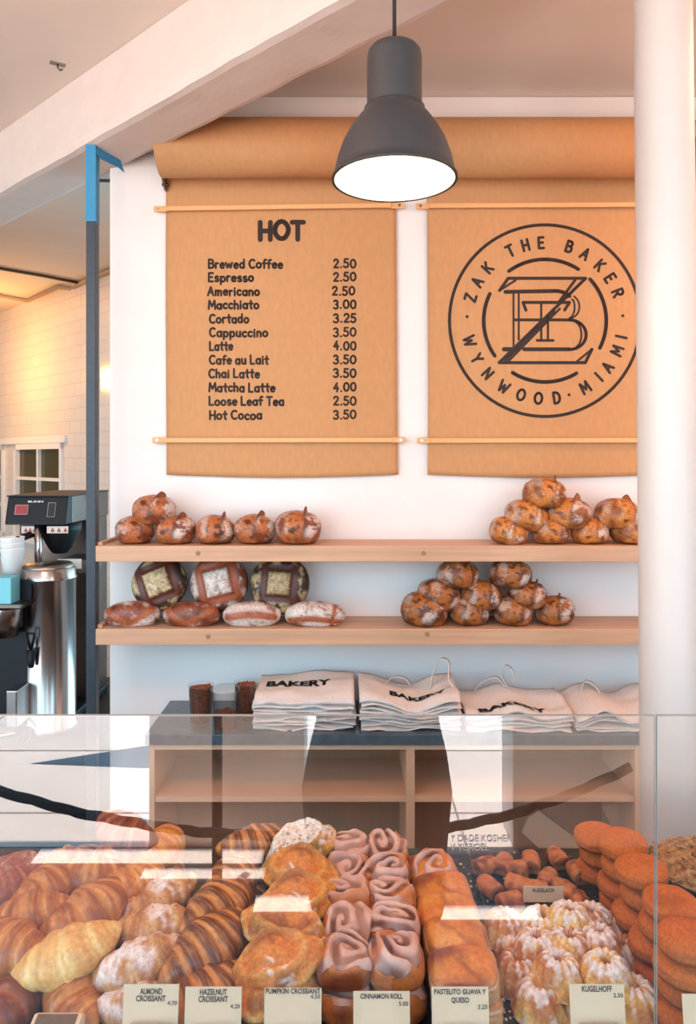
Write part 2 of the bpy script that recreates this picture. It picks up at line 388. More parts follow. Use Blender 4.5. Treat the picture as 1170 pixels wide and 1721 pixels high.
# hand-drawn marker alphabet: strokes on a unit grid (cap height 1)
def arc(cx, cy, rx, ry, a0, a1, n=10):
    return [(cx+rx*math.cos(math.radians(a0+(a1-a0)*i/n)), cy+ry*math.sin(math.radians(a0+(a1-a0)*i/n))) for i in range(n+1)]
G = {
 'A': (.68, [[(0,0),(.32,1),(.62,0)], [(.12,.36),(.52,.36)]]),
 'B': (.62, [[(.04,0),(.04,1)], [(.04,1),(.28,1)]+arc(.28,.77,.24,.23,90,-90)+[(.04,.54)], [(.04,.54),(.3,.54)]+arc(.3,.27,.27,.27,90,-90)+[(.04,0)]]),
 'C': (.66, [arc(.36,.5,.34,.5,50,310,14)]),
 'D': (.66, [[(.04,0),(.04,1),(.24,1)]+arc(.24,.5,.36,.5,90,-90,12)+[(.04,0)]]),
 'E': (.56, [[(.5,1),(.04,1),(.04,0),(.5,0)], [(.04,.52),(.42,.52)]]),
 'H': (.66, [[(.04,0),(.04,1)], [(.58,0),(.58,1)], [(.04,.5),(.58,.5)]]),
 'I': (.2, [[(.08,0),(.08,1)]]),
 'K': (.62, [[(.04,0),(.04,1)], [(.56,1),(.06,.42)], [(.2,.58),(.58,0)]]),
 'L': (.54, [[(.04,1),(.04,0),(.48,0)]]),
 'M': (.82, [[(.02,0),(.1,1),(.4,.3),(.7,1),(.78,0)]]),
 'N': (.68, [[(.04,0),(.04,1),(.58,0),(.58,1)]]),
 'O': (.78, [arc(.37,.5,.35,.5,90,450,18)]),
 'R': (.62, [[(.04,0),(.04,1),(.3,1)]+arc(.3,.75,.24,.25,90,-90)+[(.04,.5)], [(.26,.5),(.56,0)]]),
 'T': (.62, [[(0,1),(.6,1)], [(.3,1),(.3,0)]]),
 'W': (.9, [[(0,1),(.2,0),(.42,.7),(.64,0),(.84,1)]]),
 'Y': (.64, [[(0,1),(.3,.48),(.6,1)], [(.3,.48),(.3,0)]]),
 'Z': (.62, [[(.02,1),(.56,1),(.02,0),(.58,0)]]),
 'a': (.56, [arc(.25,.3,.22,.3,30,390,14), [(.47,.6),(.47,.0)]]),
 'c': (.48, [arc(.26,.3,.23,.3,45,315,10)]),
 'd': (.58, [arc(.25,.3,.22,.3,30,390,14), [(.47,1),(.47,0)]]),
 'e': (.52, [[(.04,.32),(.45,.34)]+arc(.26,.3,.22,.3,10,315,12)]),
 'f': (.4, [arc(.32,.8,.16,.2,60,180,6)+[(.16,0)], [(0,.56),(.36,.56)]]),
 'h': (.52, [[(.05,1),(.05,0)], [(.05,.36)]+arc(.24,.4,.19,.2,180,0,8)+[(.43,0)]]),
 'i': (.2, [[(.07,.6),(.07,0)], [(.07,.84),(.08,.87)]]),
 'm': (.78, [[(.05,.6),(.05,0)], [(.05,.36)]+arc(.2,.42,.15,.18,180,0,7)+[(.35,0)], [(.35,.36)]+arc(.51,.42,.16,.18,180,0,7)+[(.67,0)]]),
 'n': (.52, [[(.05,.6),(.05,0)], [(.05,.36)]+arc(.24,.4,.19,.2,180,0,8)+[(.43,0)]]),
 'o': (.56, [arc(.26,.3,.24,.3,90,450,14)]),
 'p': (.56, [[(.05,.6),(.05,-.32)], arc(.28,.3,.22,.3,180,540,14)]),
 'r': (.4, [[(.05,.6),(.05,0)], [(.05,.34)]+arc(.24,.36,.19,.24,180,60,6)]),
 's': (.46, [arc(.23,.45,.17,.15,40,240,8)+arc(.22,.15,.19,.15,70,-140,8)]),
 't': (.42, [[(.2,.95),(.2,.12),(.3,.0)], [(0,.62),(.4,.62)]]),
 'u': (.54, [[(.05,.6),(.05,.2)]+arc(.24,.2,.19,.2,180,360,8)+[(.43,.6)], [(.43,.6),(.45,0)]]),
 'w': (.74, [[(0,.6),(.17,0),(.35,.48),(.52,0),(.68,.6)]]),
 '0': (.66, [arc(.31,.5,.28,.48,90,450,16)]),
 '2': (.56, [arc(.25,.74,.22,.26,170,-35,9)+[(.03,.02),(.5,.02)]]),
 '3': (.54, [arc(.22,.75,.22,.25,150,-80,9), arc(.22,.26,.25,.26,85,-150,10)]),
 '4': (.6, [[(.38,1),(.03,.36),(.54,.36)], [(.4,.66),(.4,0)]]),
 '5': (.56, [[(.46,1),(.1,1),(.07,.58)]+arc(.22,.31,.26,.31,110,-150,10)]),
 '.': (.26, [[(.1,.03),(.13,.05)]]),
}
def ribbon(mb, pts, w, place):
    """marker stroke: overlapping quads with round ends; place maps 2D to 3D"""
    for k in range(len(pts)-1):
        (x0, y0), (x1, y1) = pts[k], pts[k+1]
        L = math.hypot(x1-x0, y1-y0)
        if L < 1e-9: continue
        n = max(1, int(L/(w*2.5)))
        nx, ny = -(y1-y0)/L*w/2, (x1-x0)/L*w/2
        vs = []
        for i in range(n+1):
            t = i/n; x = x0+(x1-x0)*t; y = y0+(y1-y0)*t; vs += [place(x+nx, y+ny), place(x-nx, y-ny)]
        mb.add(vs, [(2*i, 2*i+1, 2*i+3, 2*i+2) for i in range(n)])
    for (x, y) in pts:
        mb.add([place(x+w/2*math.cos(a*PI/5), y+w/2*math.sin(a*PI/5)) for a in range(10)], [tuple(range(10))])
def write(mb, text, px, py, width, cap, stroke, place, seed=0):
    """write text in pixel space, baseline (px, py), stretched to width"""
    rnd = random.Random(seed); adv = 0; total = sum((.34 if c == ' ' else G[c][0]+.14) for c in text)-.14
    kx = width/total
    for c in text:
        if c == ' ': adv += .34; continue
        a, st = G[c]; dy = rnd.uniform(-.04, .04)
        for s in st:
            ribbon(mb, [(px+(adv+x+rnd.uniform(-.012, .012))*kx, py-(y+dy)*cap) for x, y in s], stroke, place)
        adv += a+.14

def paper_place(seed):
    def place(x, y):
        p = P(x, y, SH); p.y = sheet_y(p.x, p.z, seed)-0.0011; return p
    return place
def paper_roll(xl, xr, seed, label, bl, draw=None):
    """roll in a wall bracket, with its sheet hanging down behind the battens"""
    t = thing('paper_roll', label, 'paper roll', ((xl+xr)/2, 2.77, 0))
    ox = (xl+xr)/2; L = Matrix.Translation((-ox, -2.77, 0))
    zc = PZ(249, 2.77); r = 0.106
    MX = Matrix.Translation((0, 0, zc)) @ Matrix.Rotation(PI/2, 4, 'Y')
    hl = (xr-xl)/2
    MB().lathe([(0.02, -hl), (r, -hl), (r, hl), (0.02, hl)], 72, MX).build('roll', M['kraft'], t, smooth=False)
    for p in t.children[0].data.polygons: p.use_smooth = abs(p.normal.x) < 0.5
    MB().lathe([(0.0001, -hl-0.012), (0.02, -hl-0.012), (0.02, hl+0.012), (0.0001, hl+0.012)], 20, MX).build('core', M['wood_end'], t, smooth=True)
    for sg in (-1, 1):
        x = sg*(hl+0.006)
        MB().prism([(0.128, zc+0.05), (0.128, zc-0.122), (0.095, zc-0.122), (-0.045, zc-0.02), (-0.05, zc+0.03), (-0.02, zc+0.05)], 'x', x-0.003, x+0.003).build('bracket', M['bracket'], t)
        MB().tube([(x-0.012, 0.10, zc-0.10), (x+0.012, 0.10, zc-0.10)], 0.006, 10).build('screw', M['steel_dark'], t.children[-1], smooth=True)
    zt = zc; zb = PZ(798, SH)
    nx, nz = 40, 60; v = []; f = []
    for i in range(nz):
        for j in range(nx):
            u = j/(nx-1); wv = i/(nz-1); x = xl-ox+(xr-xl)*u+(u-0.5)*0.018*wv-0.006*math.sin(wv*3+seed)*(1-u)
            z = zt+(zb-zt)*wv-(0.012*math.sin(PI*u)*sst(.9, 1, wv))
            v.append((x, sheet_y(x+ox, z, seed)-2.77 if z < zt-0.1 else sheet_y(x+ox, z, seed)-2.77, z))
    for i in range(nz-1):
        for j in range(nx-1): f.append((i*nx+j, i*nx+j+1, (i+1)*nx+j+1, (i+1)*nx+j))
    sh = MB().add(v, f).build('sheet', M['kraft'], t, smooth=True)
    so = sh.modifiers.new('thickness', 'SOLIDIFY'); so.thickness = 0.0006; so.offset = 1.0
    if draw:
        for nm, mb in draw(paper_place(seed)):
            mb.v = [tuple(Vector(p)-Vector((ox, 2.77, 0))) for p in mb.v]
            mb.build(nm, M['ink'], sh, fix=False)
    return t
ITEMS = [('Brewed Coffee',349,450.5,128,'2.50'),('Espresso',349,473,79,'2.50'),('Americano',348,496.5,90,'2.50'),('Macchiato',349,519,88,'3.00'),('Cortado',351,542.5,69,'3.25'),('Cappuccino',351,566,101,'3.50'),('Latte',351,588.5,42,'4.00'),('Cafe au Lait',351,611.7,102,'3.50'),('Chai Latte',350,634.5,88,'3.50'),('Matcha Latte',350,658,114,'4.00'),('Loose Leaf Tea',350,681,129,'2.50'),('Hot Cocoa',351,704.5,91,'3.50')]
def draw_menu(place):
    h = MB()
    write(h, 'HOT', 436, 402, 75, 29, 8.2, place, 1)
    a = MB(); p = MB()
    for i, (s, x, y, w, pr) in enumerate(ITEMS):
        write(a, s, x+1.5, y, w-3, 14, 3.4, place, i+10); write(p, pr, 561-(2 if i == 2 else 0), y-.5, 38, 14, 3.2, place, i+40)
    return [('heading', h), ('drink_names', a), ('prices', p)]
def draw_logo(place):
    s = 470/1170; K = lambda x, y: (700+x*s, 330+y*s)
    c = (538, 522); out = []
    ring = MB(); ribbon(ring, [(916+160.5*math.cos(2*PI*i/90), 539+161*math.sin(2*PI*i/90)) for i in range(91)], 5.2, place); out.append(('outer_ring', ring))
    for a0, a1 in ((126, 57), (42.5, -26.5), (215, 154), (238, 301)):
        ar = MB(); out.append(('inner_arc', ar))
        ribbon(ar, [(916+103*math.cos(math.radians(a0+(a1-a0)*i/26)), 539-103*math.sin(math.radians(a0+(a1-a0)*i/26))) for i in range(27)], 6.2, place)
    def letters(lst, flip):
        for e in lst: out.append(('dot' if e[0] in '*.' else 'letter', ringtext([e], flip)))
    def ringtext(lst, flip):
        mb = MB()
        for ch, ang in lst:
            a = math.radians(ang); R = 131; cx, cy = 916+R*math.cos(a), 539-R*math.sin(a)
            if ch == '.' or ch == '*':
                mb.add([place(cx+2.6*math.cos(q*PI/5), cy+2.6*math.sin(q*PI/5)) for q in range(10)], [tuple(range(10))]); continue
            # letter up direction: outward for the top words, inward for the lower words
            ux, uy = math.cos(a), -math.sin(a)
            if flip: ux, uy = -ux, -uy
            rx, ry = -uy, ux
            wd = G[ch][0]
            for st in G[ch][1]:
                q = []
                for x, y in st:
                    lx = (x-wd/2+.04)*17.5; ly = (y-.5)*18; q.append((cx+rx*lx+ux*ly, cy+ry*lx+uy*ly))
                ribbon(mb, q, 4.3, place)
        return mb
    for nm, l_ in ((0, [('*',177)]), ('curved_word', [('Z',163),('A',150.4),('K',137.6)]), ('curved_word', [('T',116.6),('H',104.6),('E',93)]), ('curved_word', [('B',71.9),('A',59),('K',45.3),('E',33.3),('R',21)]), ('dot', [('*',3.6)])): letters(l_, False)
    for nm, l_ in (('curved_word', [('W',195),('Y',209),('N',222.7),('W',238),('O',252),('O',265),('D',278.5)]), ('dot', [('.',288)]), ('curved_word', [('M',300.8),('I',313.6),('A',323.3),('M',337.2),('I',347.8)])): letters(l_, True)
    mg = MB()
    def st(pts, w): ribbon(mg, [K(*p) for p in pts], w*s, place)
    # Z
    st([(348,394),(384,343),(708,343),(346,696),(706,696),(734,640)], 13)
    st([(348,394),(414,352)], 9); st([(734,640),(672,690)], 9); st([(664,350),(598,440)], 12); st([(600,470),(385,690)], 9); st([(690,362),(610,440)], 7); st([(575,480),(372,686)], 13)
    # B
    st([(372,400),(580,396)]+[(580+70*math.sin(math.radians(q)), 440-44*math.cos(math.radians(q))) for q in range(0, 61, 12)], 16)
    st([(406,400),(406,632)], 8); st([(428,400),(428,600)], 8); st([(366,640),(424,640)], 18); st([(450,640),(640,640)], 16)
    st([(660,418)]+[(640+42*math.cos(math.radians(q)), 462-48*math.sin(math.radians(q))) for q in range(60, -91, -15)], 7)
    st([(650,432)]+[(636+26*math.cos(math.radians(q)), 464-46*math.sin(math.radians(q))) for q in range(40, -91, -15)], 7)
    st([(412,517),(640,517)], 12)
    st([(640+70*math.cos(math.radians(q)), 579-62*math.sin(math.radians(q))) for q in range(90, -91, -12)], 13)
    st([(662+28*math.cos(math.radians(q)), 579-52*math.sin(math.radians(q))) for q in range(80, -81, -12)], 7)
    # T
    st([(458,476),(446,444),(640,444),(620,476)], 13); st([(522,444),(522,602)], 9); st([(550,500),(550,602)], 9); st([(504,603),(572,603)], 11)
    out.append(('monogram', mg))
    return out
XL = [PX(282, SH), PX(720, SH), PX(1161, SH)]; XR0 = PX(665, SH); wP = XR0-XL[0]
paper_roll(XL[0], XR0, 1, 'brown kraft paper roll on wall with drinks menu lettered HOT', 0, draw_menu)
paper_roll(XL[1], XL[1]+wP, 2, 'brown kraft paper roll on wall with round black bakery emblem', 0, draw_logo)
paper_roll(XL[2], XL[2]+wP, 3, 'brown kraft paper roll just showing to the right of white column', 0)
def batten(xa, ya, xb, yb, label, hid=False):
    a = P(xa, ya, 2.875); b = P(xb, yb, 2.875); c = (a+b)/2; ang = -math.atan2(b.z-a.z, b.x-a.x); h = (b-a).length/2
    t = thing('wall_batten', label, 'batten', (c.x, 2.868, c.z), (0, ang, 0))
    MB().box(-h+0.05, h-0.05, -0.006, 0.006, -0.0095, 0.0095).build('bar', M['batten'], t, bevel=0.003)
    for sg in (-1, 1):
        MB().box(min(sg*(h-0.052), sg*h), max(sg*(h-0.052), sg*h), 0.000, 0.010, -0.011, 0.011).build('end_tab', M['batten'], t, bevel=0.003)
        tb = t.children[-1]
        MB().tube([(sg*(h-0.018), -0.002, 0), (sg*(h-0.018), 0.001, 0)], 0.0055, 12).build('screw', M['steel'], tb)
batten(259, 352, 679, 346, 'upper wooden batten across the HOT menu sheet')
batten(257, 740, 681, 739.5, 'lower wooden batten across the HOT menu sheet')
batten(699, 347, 1121, 345, 'upper wooden batten across the round emblem sheet')
batten(701, 740.5, 1123, 740, 'lower wooden batten across the round emblem sheet')
batten(1140, 346, 1560, 344, 'upper batten on the paper sheet right of the column')
batten(1142, 740, 1560, 740, 'lower batten on the paper sheet right of the column')

# ------------------------------------------------------------------ bread shelves
SHF = 2.68
ZS1 = PZ(917.5, SHF); ZS2 = PZ(1057, SHF)
def shelf(z, th, label, knots):
    xa = PX(160.5, SHF); xb = 1.75
    t = thing('bread_shelf', label, 'shelf', (xa, SHF, z-th))
    MB().box(0.004, xb-xa, 0.018, WALL-SHF-0.001, 0.006, th).build('board', M['wood'], t, bevel=0.002)
    MB().box(0, xb-xa, 0, 0.018, 0, th).build('front_edge', M['wood'], t, bevel=0.002)
    MB().box(0.0, 0.018, 0.018, WALL-SHF-0.001, th-0.001, th+0.012).build('side_rail', M['wood'], t, bevel=0.002)
    for kx, ky in knots:
        MB().tube([(PX(kx, SHF)-xa, -0.001, PZ(ky, SHF)-z+th), (PX(kx, SHF)-xa, 0.002, PZ(ky, SHF)-z+th)], 0.009, 14).build('wood_plug', M['wood_end'], t.children[1])
shelf(ZS1, 26.5/F*SHF, 'upper pale wooden wall shelf with bread', [(333, 930), (712, 930)])
shelf(ZS2, 27/F*SHF, 'lower pale wooden wall shelf with bread', [(350, 1070), (718, 1066)])

# ------------------------------------------------------------------ back counter cabinet
M['stone'] = mat('dark_worktop', (86, 102, 112), 0.10, nscale=30, namt=0.3)
M['cab'] = mat('tan_laminate', (186, 142, 112), 0.6, nscale=8, namt=0.1, stretch=(4, 4, .3))
M['cab_edge'] = mat('light_laminate_edge', (226, 180, 146), 0.55)
CF = 2.55; CZ = PZ(1233, CF)
xL = PX(250, CF); xR = PX(1077, CF)
MB().box(xL-0.01, 1.6, CF-0.01, WALL-0.001, CZ-0.036, CZ).build('worktop', M['stone'], bevel=0.002)
tag(bpy.data.objects['worktop'], 'dark blue-grey worktop holding tote bags and cups', 'worktop')
def cabinet(xa, xb, label, divs, shelf_y):
    t = thing('shelf_cabinet', label, 'cabinet', (xa, CF, 0)); w = xb-xa; D = WALL-CF-0.004; th = 0.02; zt = CZ-0.036
    MB().box(0, w, D-0.01, D, 0.06, zt).build('back_panel', M['cab'], t)
    for nm, a in (('side_panel', 0), ('side_panel', w-th)): MB().box(a, a+th, 0, D-0.01, 0, zt).build(nm, M['cab_edge'], t, bevel=0.001)
    MB().box(th, w-th, 0.001, D-0.01, zt-th, zt).build('top_panel', M['cab_edge'], t, bevel=0.001)
    MB().box(th, w-th, 0.001, D-0.01, 0.06, 0.08).build('bottom_panel', M['cab_edge'], t, bevel=0.001)
    xs = [th]+[PX(p, CF)-xa for p in divs]+[w-th]
    for p in divs:
        q = PX(p, CF)-xa; MB().box(q-0.015, q+0.015, 0.0005, D-0.01, 0.08, zt-th).build('divider', M['cab_edge'], t, bevel=0.001)
    zs = PZ(shelf_y, CF)
    for i in range(len(xs)-1):
        a = xs[i]+(0.015 if i else 0); b = xs[i+1]-(0.015 if i < len(xs)-2 else 0)
        MB().box(a, b, 0.004, D-0.01, zs-0.012, zs+0.006).build('shelf', M['cab_edge'], t, bevel=0.001)
cabinet(xL, xR, 'open tan cabinet under the worktop with one divider', [690], 1343)
cabinet(xR+0.002, 1.58, 'open tan cabinet hidden behind the white column', [], 1343)
# loose boards leaning inside the lower right compartment
def board(pts, label, th=0.016, d=2.66):
    q = [P(x, y, d) for x, y in pts]; c = sum(q, Vector())/len(q)
    o = MB().prism([(p.x-c.x, p.z-c.z) for p in q], 'y', 0, th).build('loose_board', M['cab_edge'], loc=(c.x, d, c.z), bevel=0.001)
    tag(o, label, 'board')
board([(1012, 1357), (1042, 1345), (1100, 1425), (1100, 1470), (1068, 1470)], 'light wooden board leaning steeply in the lower right cabinet compartment', d=2.70)
board([(888, 1375), (905, 1362), (1010, 1440), (1000, 1475), (960, 1475), (878, 1400)], 'light wooden board lying slanted behind the rugelach in the cabinet', d=2.74)

# ------------------------------------------------------------------ totes
M['canvas'] = mat('natural_canvas', (232, 217, 208), 0.9, nscale=120, namt=0.10, bump=0.15)
M['print'] = mat('black_print', (40, 32, 32), 0.8)
def tote(name_seed, w, dpt, th, sag):
    """folded bag: closed wavy slab with soft rounded front fold"""
    rs = name_seed; nx, ny = 30, 14
    def h(x, y): return sag(x, y)+0.010*N(x, y, 0, 9, rs)*(1.5-2*y)+0.005*N(x, y, 0, 22, rs+1)
    v = []; f = []
    ring = []
    for i in range(nx+1):
        x = -w/2+w*i/nx; row = []
        for j in range(ny+1):      # top from back to front
            y = dpt-dpt*j/ny
            row.append((x+0.004*N(x, y, 1, 8, rs), y+0.012*N(x, 0, 0, 10, rs+3)*(j == ny), h(x, y)+th*(0.5+0.5*math.sin(min(1, (1-j/ny)*6)*PI/2))))
        row.append((x+0.003*N(x, 0, 1, 8, rs), -0.007+0.016*N(x, 1, 0, 12, rs+3), h(x, 0)+th*0.45))
        for j in range(ny+1):
            y = dpt*j/ny
            row.append((x+0.004*N(x, y, 2, 8, rs), y+0.006*N(x, 0, 0, 10, rs+3)*(j == 0), h(x, y)))
        ring.append(row)
    m = len(ring[0]); v = [p for r in ring for p in r]
    for i in range(nx):
        for j in range(m): f.append((i*m+j, i*m+(j+1) % m, (i+1)*m+(j+1) % m, (i+1)*m+j))
    f.append(tuple(range(m))); f.append(tuple(range(nx*m, nx*m+m))[::-1])
    return MB().add(v, f), h
def tote_stack(px0, px1, yb, n, label, sagf, word=None, straps=(), top_th=0.02, seed=0, th=0.0125, dpt=0.25):
    d = (EYE-CZ)*F/(yb-HY); xa, xb = PX(px0, d), PX(px1, d); z = CZ+0.001; w = xb-xa
    for k in range(n):
        top = k == n-1; t_ = top_th if top else th*random.uniform(.8, 1.2)
        amt = (k/(n-1))**1.5
        mb, h = tote(seed*20+k, w*random.uniform(.96, 1.0), dpt*random.uniform(.95, 1), t_, lambda x, y: sagf(x/w, y/dpt)*amt)
        r = thing('tote_bag', label(k, n), 'tote bag', ((xa+xb)/2+random.uniform(-.006, .006), d+random.uniform(0, .008), z), group='folded canvas tote bags')
        body = mb.build('body', M['canvas'], r, smooth=True)
        if top:
            if word:
                txt, wx, wy, ww, hh = word
                me = text_mesh('lettering', txt, 0.03, M['print'], width=ww, bold=0.0012)
                ys = [p.co.z for p in me.vertices]; kz = hh/(max(ys)-min(ys)); y0 = min(ys)
                for p in me.vertices:
                    X = p.co.x+wx; Y = wy+(p.co.z-y0)*kz; p.co = (X, Y, h(X, Y)+t_+0.0025)
                link('lettering', me, body)
            for pts in straps:
                q = [(x*w, y*dpt, h(x*w, min(y, 1)*dpt)+t_+zz) for x, y, zz in pts]
                # smooth the loop
                q2 = []
                for i in range(len(q)-1):
                    for s_ in range(5):
                        p0 = Vector(q[max(i-1, 0)]); p1 = Vector(q[i]); p2 = Vector(q[i+1]); p3 = Vector(q[min(i+2, len(q)-1)]); u = s_/5
                        q2.append(0.5*((2*p1)+(p2-p0)*u+(2*p0-5*p1+4*p2-p3)*u*u+(3*p1-p0-3*p2+p3)*u**3))
                q2.append(Vector(q[-1])); sm = MB(); vv = []
                for i, p in enumerate(q2):
                    tt = (q2[min(i+1, len(q2)-1)]-q2[max(i-1, 0)]).normalized(); sd = tt.cross(Vector((1, 0.25, 0))).normalized(); wd = Vector((0.35, 1, 0)).normalized()*0.012; nn = tt.cross(wd).normalized()*0.0012
                    vv += [p-wd-nn, p+wd-nn, p+wd+nn, p-wd+nn]
                ff = [(4*i+a, 4*i+(a+1) % 4, 4*i+4+(a+1) % 4, 4*i+4+a) for i in range(len(q2)-1) for a in range(4)]
                sm.add(vv, ff+[(3, 2, 1, 0), tuple(4*(len(q2)-1)+a for a in range(4))]).build('strap', M['canvas'], r, smooth=True)
        z += t_*1.02+0.0005
ORD = ['bottom', 'second', 'third', 'fourth', 'fifth', 'sixth', 'seventh', 'eighth', 'ninth', 'tenth']
def tl(where, topdesc):
    def fn(k, n):
        if k == n-1: return topdesc
        return '%s folded canvas tote bag from below in the %s' % ('bottom' if k == 0 else ORD[k], where) if k else 'bottom folded canvas tote bag in the %s' % where
    return fn
tote_stack(424, 599, 1228, 8, tl('stack beside the plastic cups', 'top canvas tote with clear BAKERY print, beside the plastic cups'), lambda x, y: 0.022*y*(0.6+0.8*x)+0.004*x, ('BAKERY', -0.03, 0.10, 0.235, 0.05), (), 0.03, 1)
tote_stack(604, 776, 1229, 8, tl('pile right of the BAKERY tote', 'top sagging canvas tote with raised strap loop at its right end'), lambda x, y: -0.035*math.exp(-((x-0.05)/0.25)**2)+0.03*(y-.5)*abs(x)+0.012, ('BAKERY', 0.03, 0.05, 0.2, 0.035), [[(.25, .6, 0), (.28, .62, .05), (.36, .66, .085), (.44, .6, .075), (.43, .5, .03), (.47, .4, 0)], [(-.2, .8, 0), (-.12, .85, .03), (0, .9, .028), (.06, .9, 0)]], 0.022, 2)
tote_stack(786, 966, 1230, 5, tl('low stack left of the column', 'top canvas tote with thin strap loop, in the low stack mid right'), lambda x, y: 0.012*math.cos(x*9+.5)+0.014*(y-.5), ('BAKERY', -0.02, 0.02, 0.24, 0.04), [[(.0, .8, 0), (-.05, .85, .04), (.0, .88, .075), (.07, .85, .06), (.06, .8, .03)], [(-.35, .8, 0), (-.25, .85, .03), (-.1, .88, .03), (-.02, .8, 0)]], 0.022, 3)
tote_stack(970, 1150, 1230, 5, tl('stack partly behind the column', 'top rumpled canvas tote partly behind the white column'), lambda x, y: 0.018*math.cos(x*11+2.5)+0.012*(y-.5), None, [[(-.3, .7, 0), (-.25, .75, .03), (-.15, .8, .02), (-.1, .7, 0)]], 0.02, 4)

# ------------------------------------------------------------------ clear cups of granola
def clear(name, tint=(0.93, 0.96, 0.97), refl=0.10, rough=0.05):
    m = bpy.data.materials.new(name); m.use_nodes = True; nt = m.node_tree; nt.nodes.remove(nt.nodes['Principled BSDF'])
    tr = nt.nodes.new('ShaderNodeBsdfTransparent'); tr.inputs[0].default_value = (*tint, 1)
    gl = nt.nodes.new('ShaderNodeBsdfGlossy'); gl.inputs['Roughness'].default_value = rough
    lw = nt.nodes.new('ShaderNodeLayerWeight'); lw.inputs['Blend'].default_value = 0.5
    pw = nt.nodes.new('ShaderNodeMath'); pw.operation = 'POWER'; pw.inputs[1].default_value = 4.0; nt.links.new(lw.outputs['Facing'], pw.inputs[0])
    ad = nt.nodes.new('ShaderNodeMath'); ad.operation = 'MULTIPLY_ADD'; ad.inputs[1].default_value = 0.6; ad.inputs[2].default_value = refl; ad.use_clamp = True
    nt.links.new(pw.outputs[0], ad.inputs[0])
    mx = nt.nodes.new('ShaderNodeMixShader'); nt.links.new(ad.outputs[0], mx.inputs[0]); nt.links.new(tr.outputs[0], mx.inputs[1]); nt.links.new(gl.outputs[0], mx.inputs[2])
    nt.links.new(mx.outputs[0], nt.nodes['Material Output'].inputs[0]); return m
M['plastic'] = clear('clear_plastic', (0.96, 0.97, 0.97), 0.04, 0.08)
M['granola'] = mat('toasted_granola', (168, 92, 56), 0.8, nscale=160, color2=(86, 38, 26), bump=0.4)
def cup(px, yb, w, h, fill, d, label, cdesc):
    x = PX(px, d); r = w/2/F*d; H = h/F*d
    t = thing('plastic_cup', label, 'cup', (x, d, CZ+0.001), group='clear plastic cups on worktop')
    MB().lathe([(0.001, 0), (r*.82, 0), (r, H), (r*1.05, H), (r*1.05, H+0.003), (r*.985, H+0.003), (r*.8, 0.003), (0.001, 0.003)], 40).build('wall', M['plastic'], t, smooth=True)
    g = MB(); nn = 40; top = H*fill
    prof = [(0.001, 0.004), (r*.78, 0.004), (r*(.80+.155*fill), top), (r*.5, top+0.004), (0.001, top+0.006)]
    g.lathe(prof, nn)
    for i in range(60):
        a = random.uniform(0, 2*PI); q = random.uniform(0, r*.85); s = random.uniform(.003, .006)
        g.box(-s, s, -s*.7, s*.7, -s*.5, s*.5, Matrix.Translation((q*math.cos(a), q*math.sin(a), top+0.003)) @ Matrix.Rotation(a*3, 4, (1, .4, .3)))
    o = g.build('granola', M['granola'], None, loc=(x, d, CZ+0.001)); tag(o, cdesc, 'granola', kind='stuff')
    if fill < .8:
        MB().lathe([(r*1.07, H+0.002), (r*1.07, H+0.006), (r*.9, H+0.012), (0.001, H+0.012)], 40).build('lid', M['plastic'], t, smooth=True)
    return t
dc = (EYE-CZ)*F/(1221-HY)
cup(338, 1221, 42, 62, .93, dc+0.04, 'clear cup full of brown granola, leftmost of three', 'brown granola filling the leftmost clear cup')
cup(379, 1226, 46, 66, .42, dc-0.03, 'clear cup less than half full of granola, the middle one', 'brown granola low in the middle clear cup')
cup(414, 1221, 40, 62, .93, dc+0.07, 'clear cup full of granola against the tote stack', 'brown granola filling the cup against the totes')
# ------------------------------------------------------------------ coffee corner on the left
CBZ = 0.70; CY = 2.93
MB().box(-3.4, WX0-0.05, CY-0.18, 3.72, CBZ-0.04, CBZ).build('coffee_counter', M['black'], bevel=0.004)
tag(bpy.data.objects['coffee_counter'], 'black counter under the coffee brewer at left edge', 'counter')
t0 = bpy.data.objects['coffee_counter']
MB().box(-3.38, WX0-0.06, CY-0.1, 3.7, 0.0, CBZ-0.041).build('base', M['black'], t0)

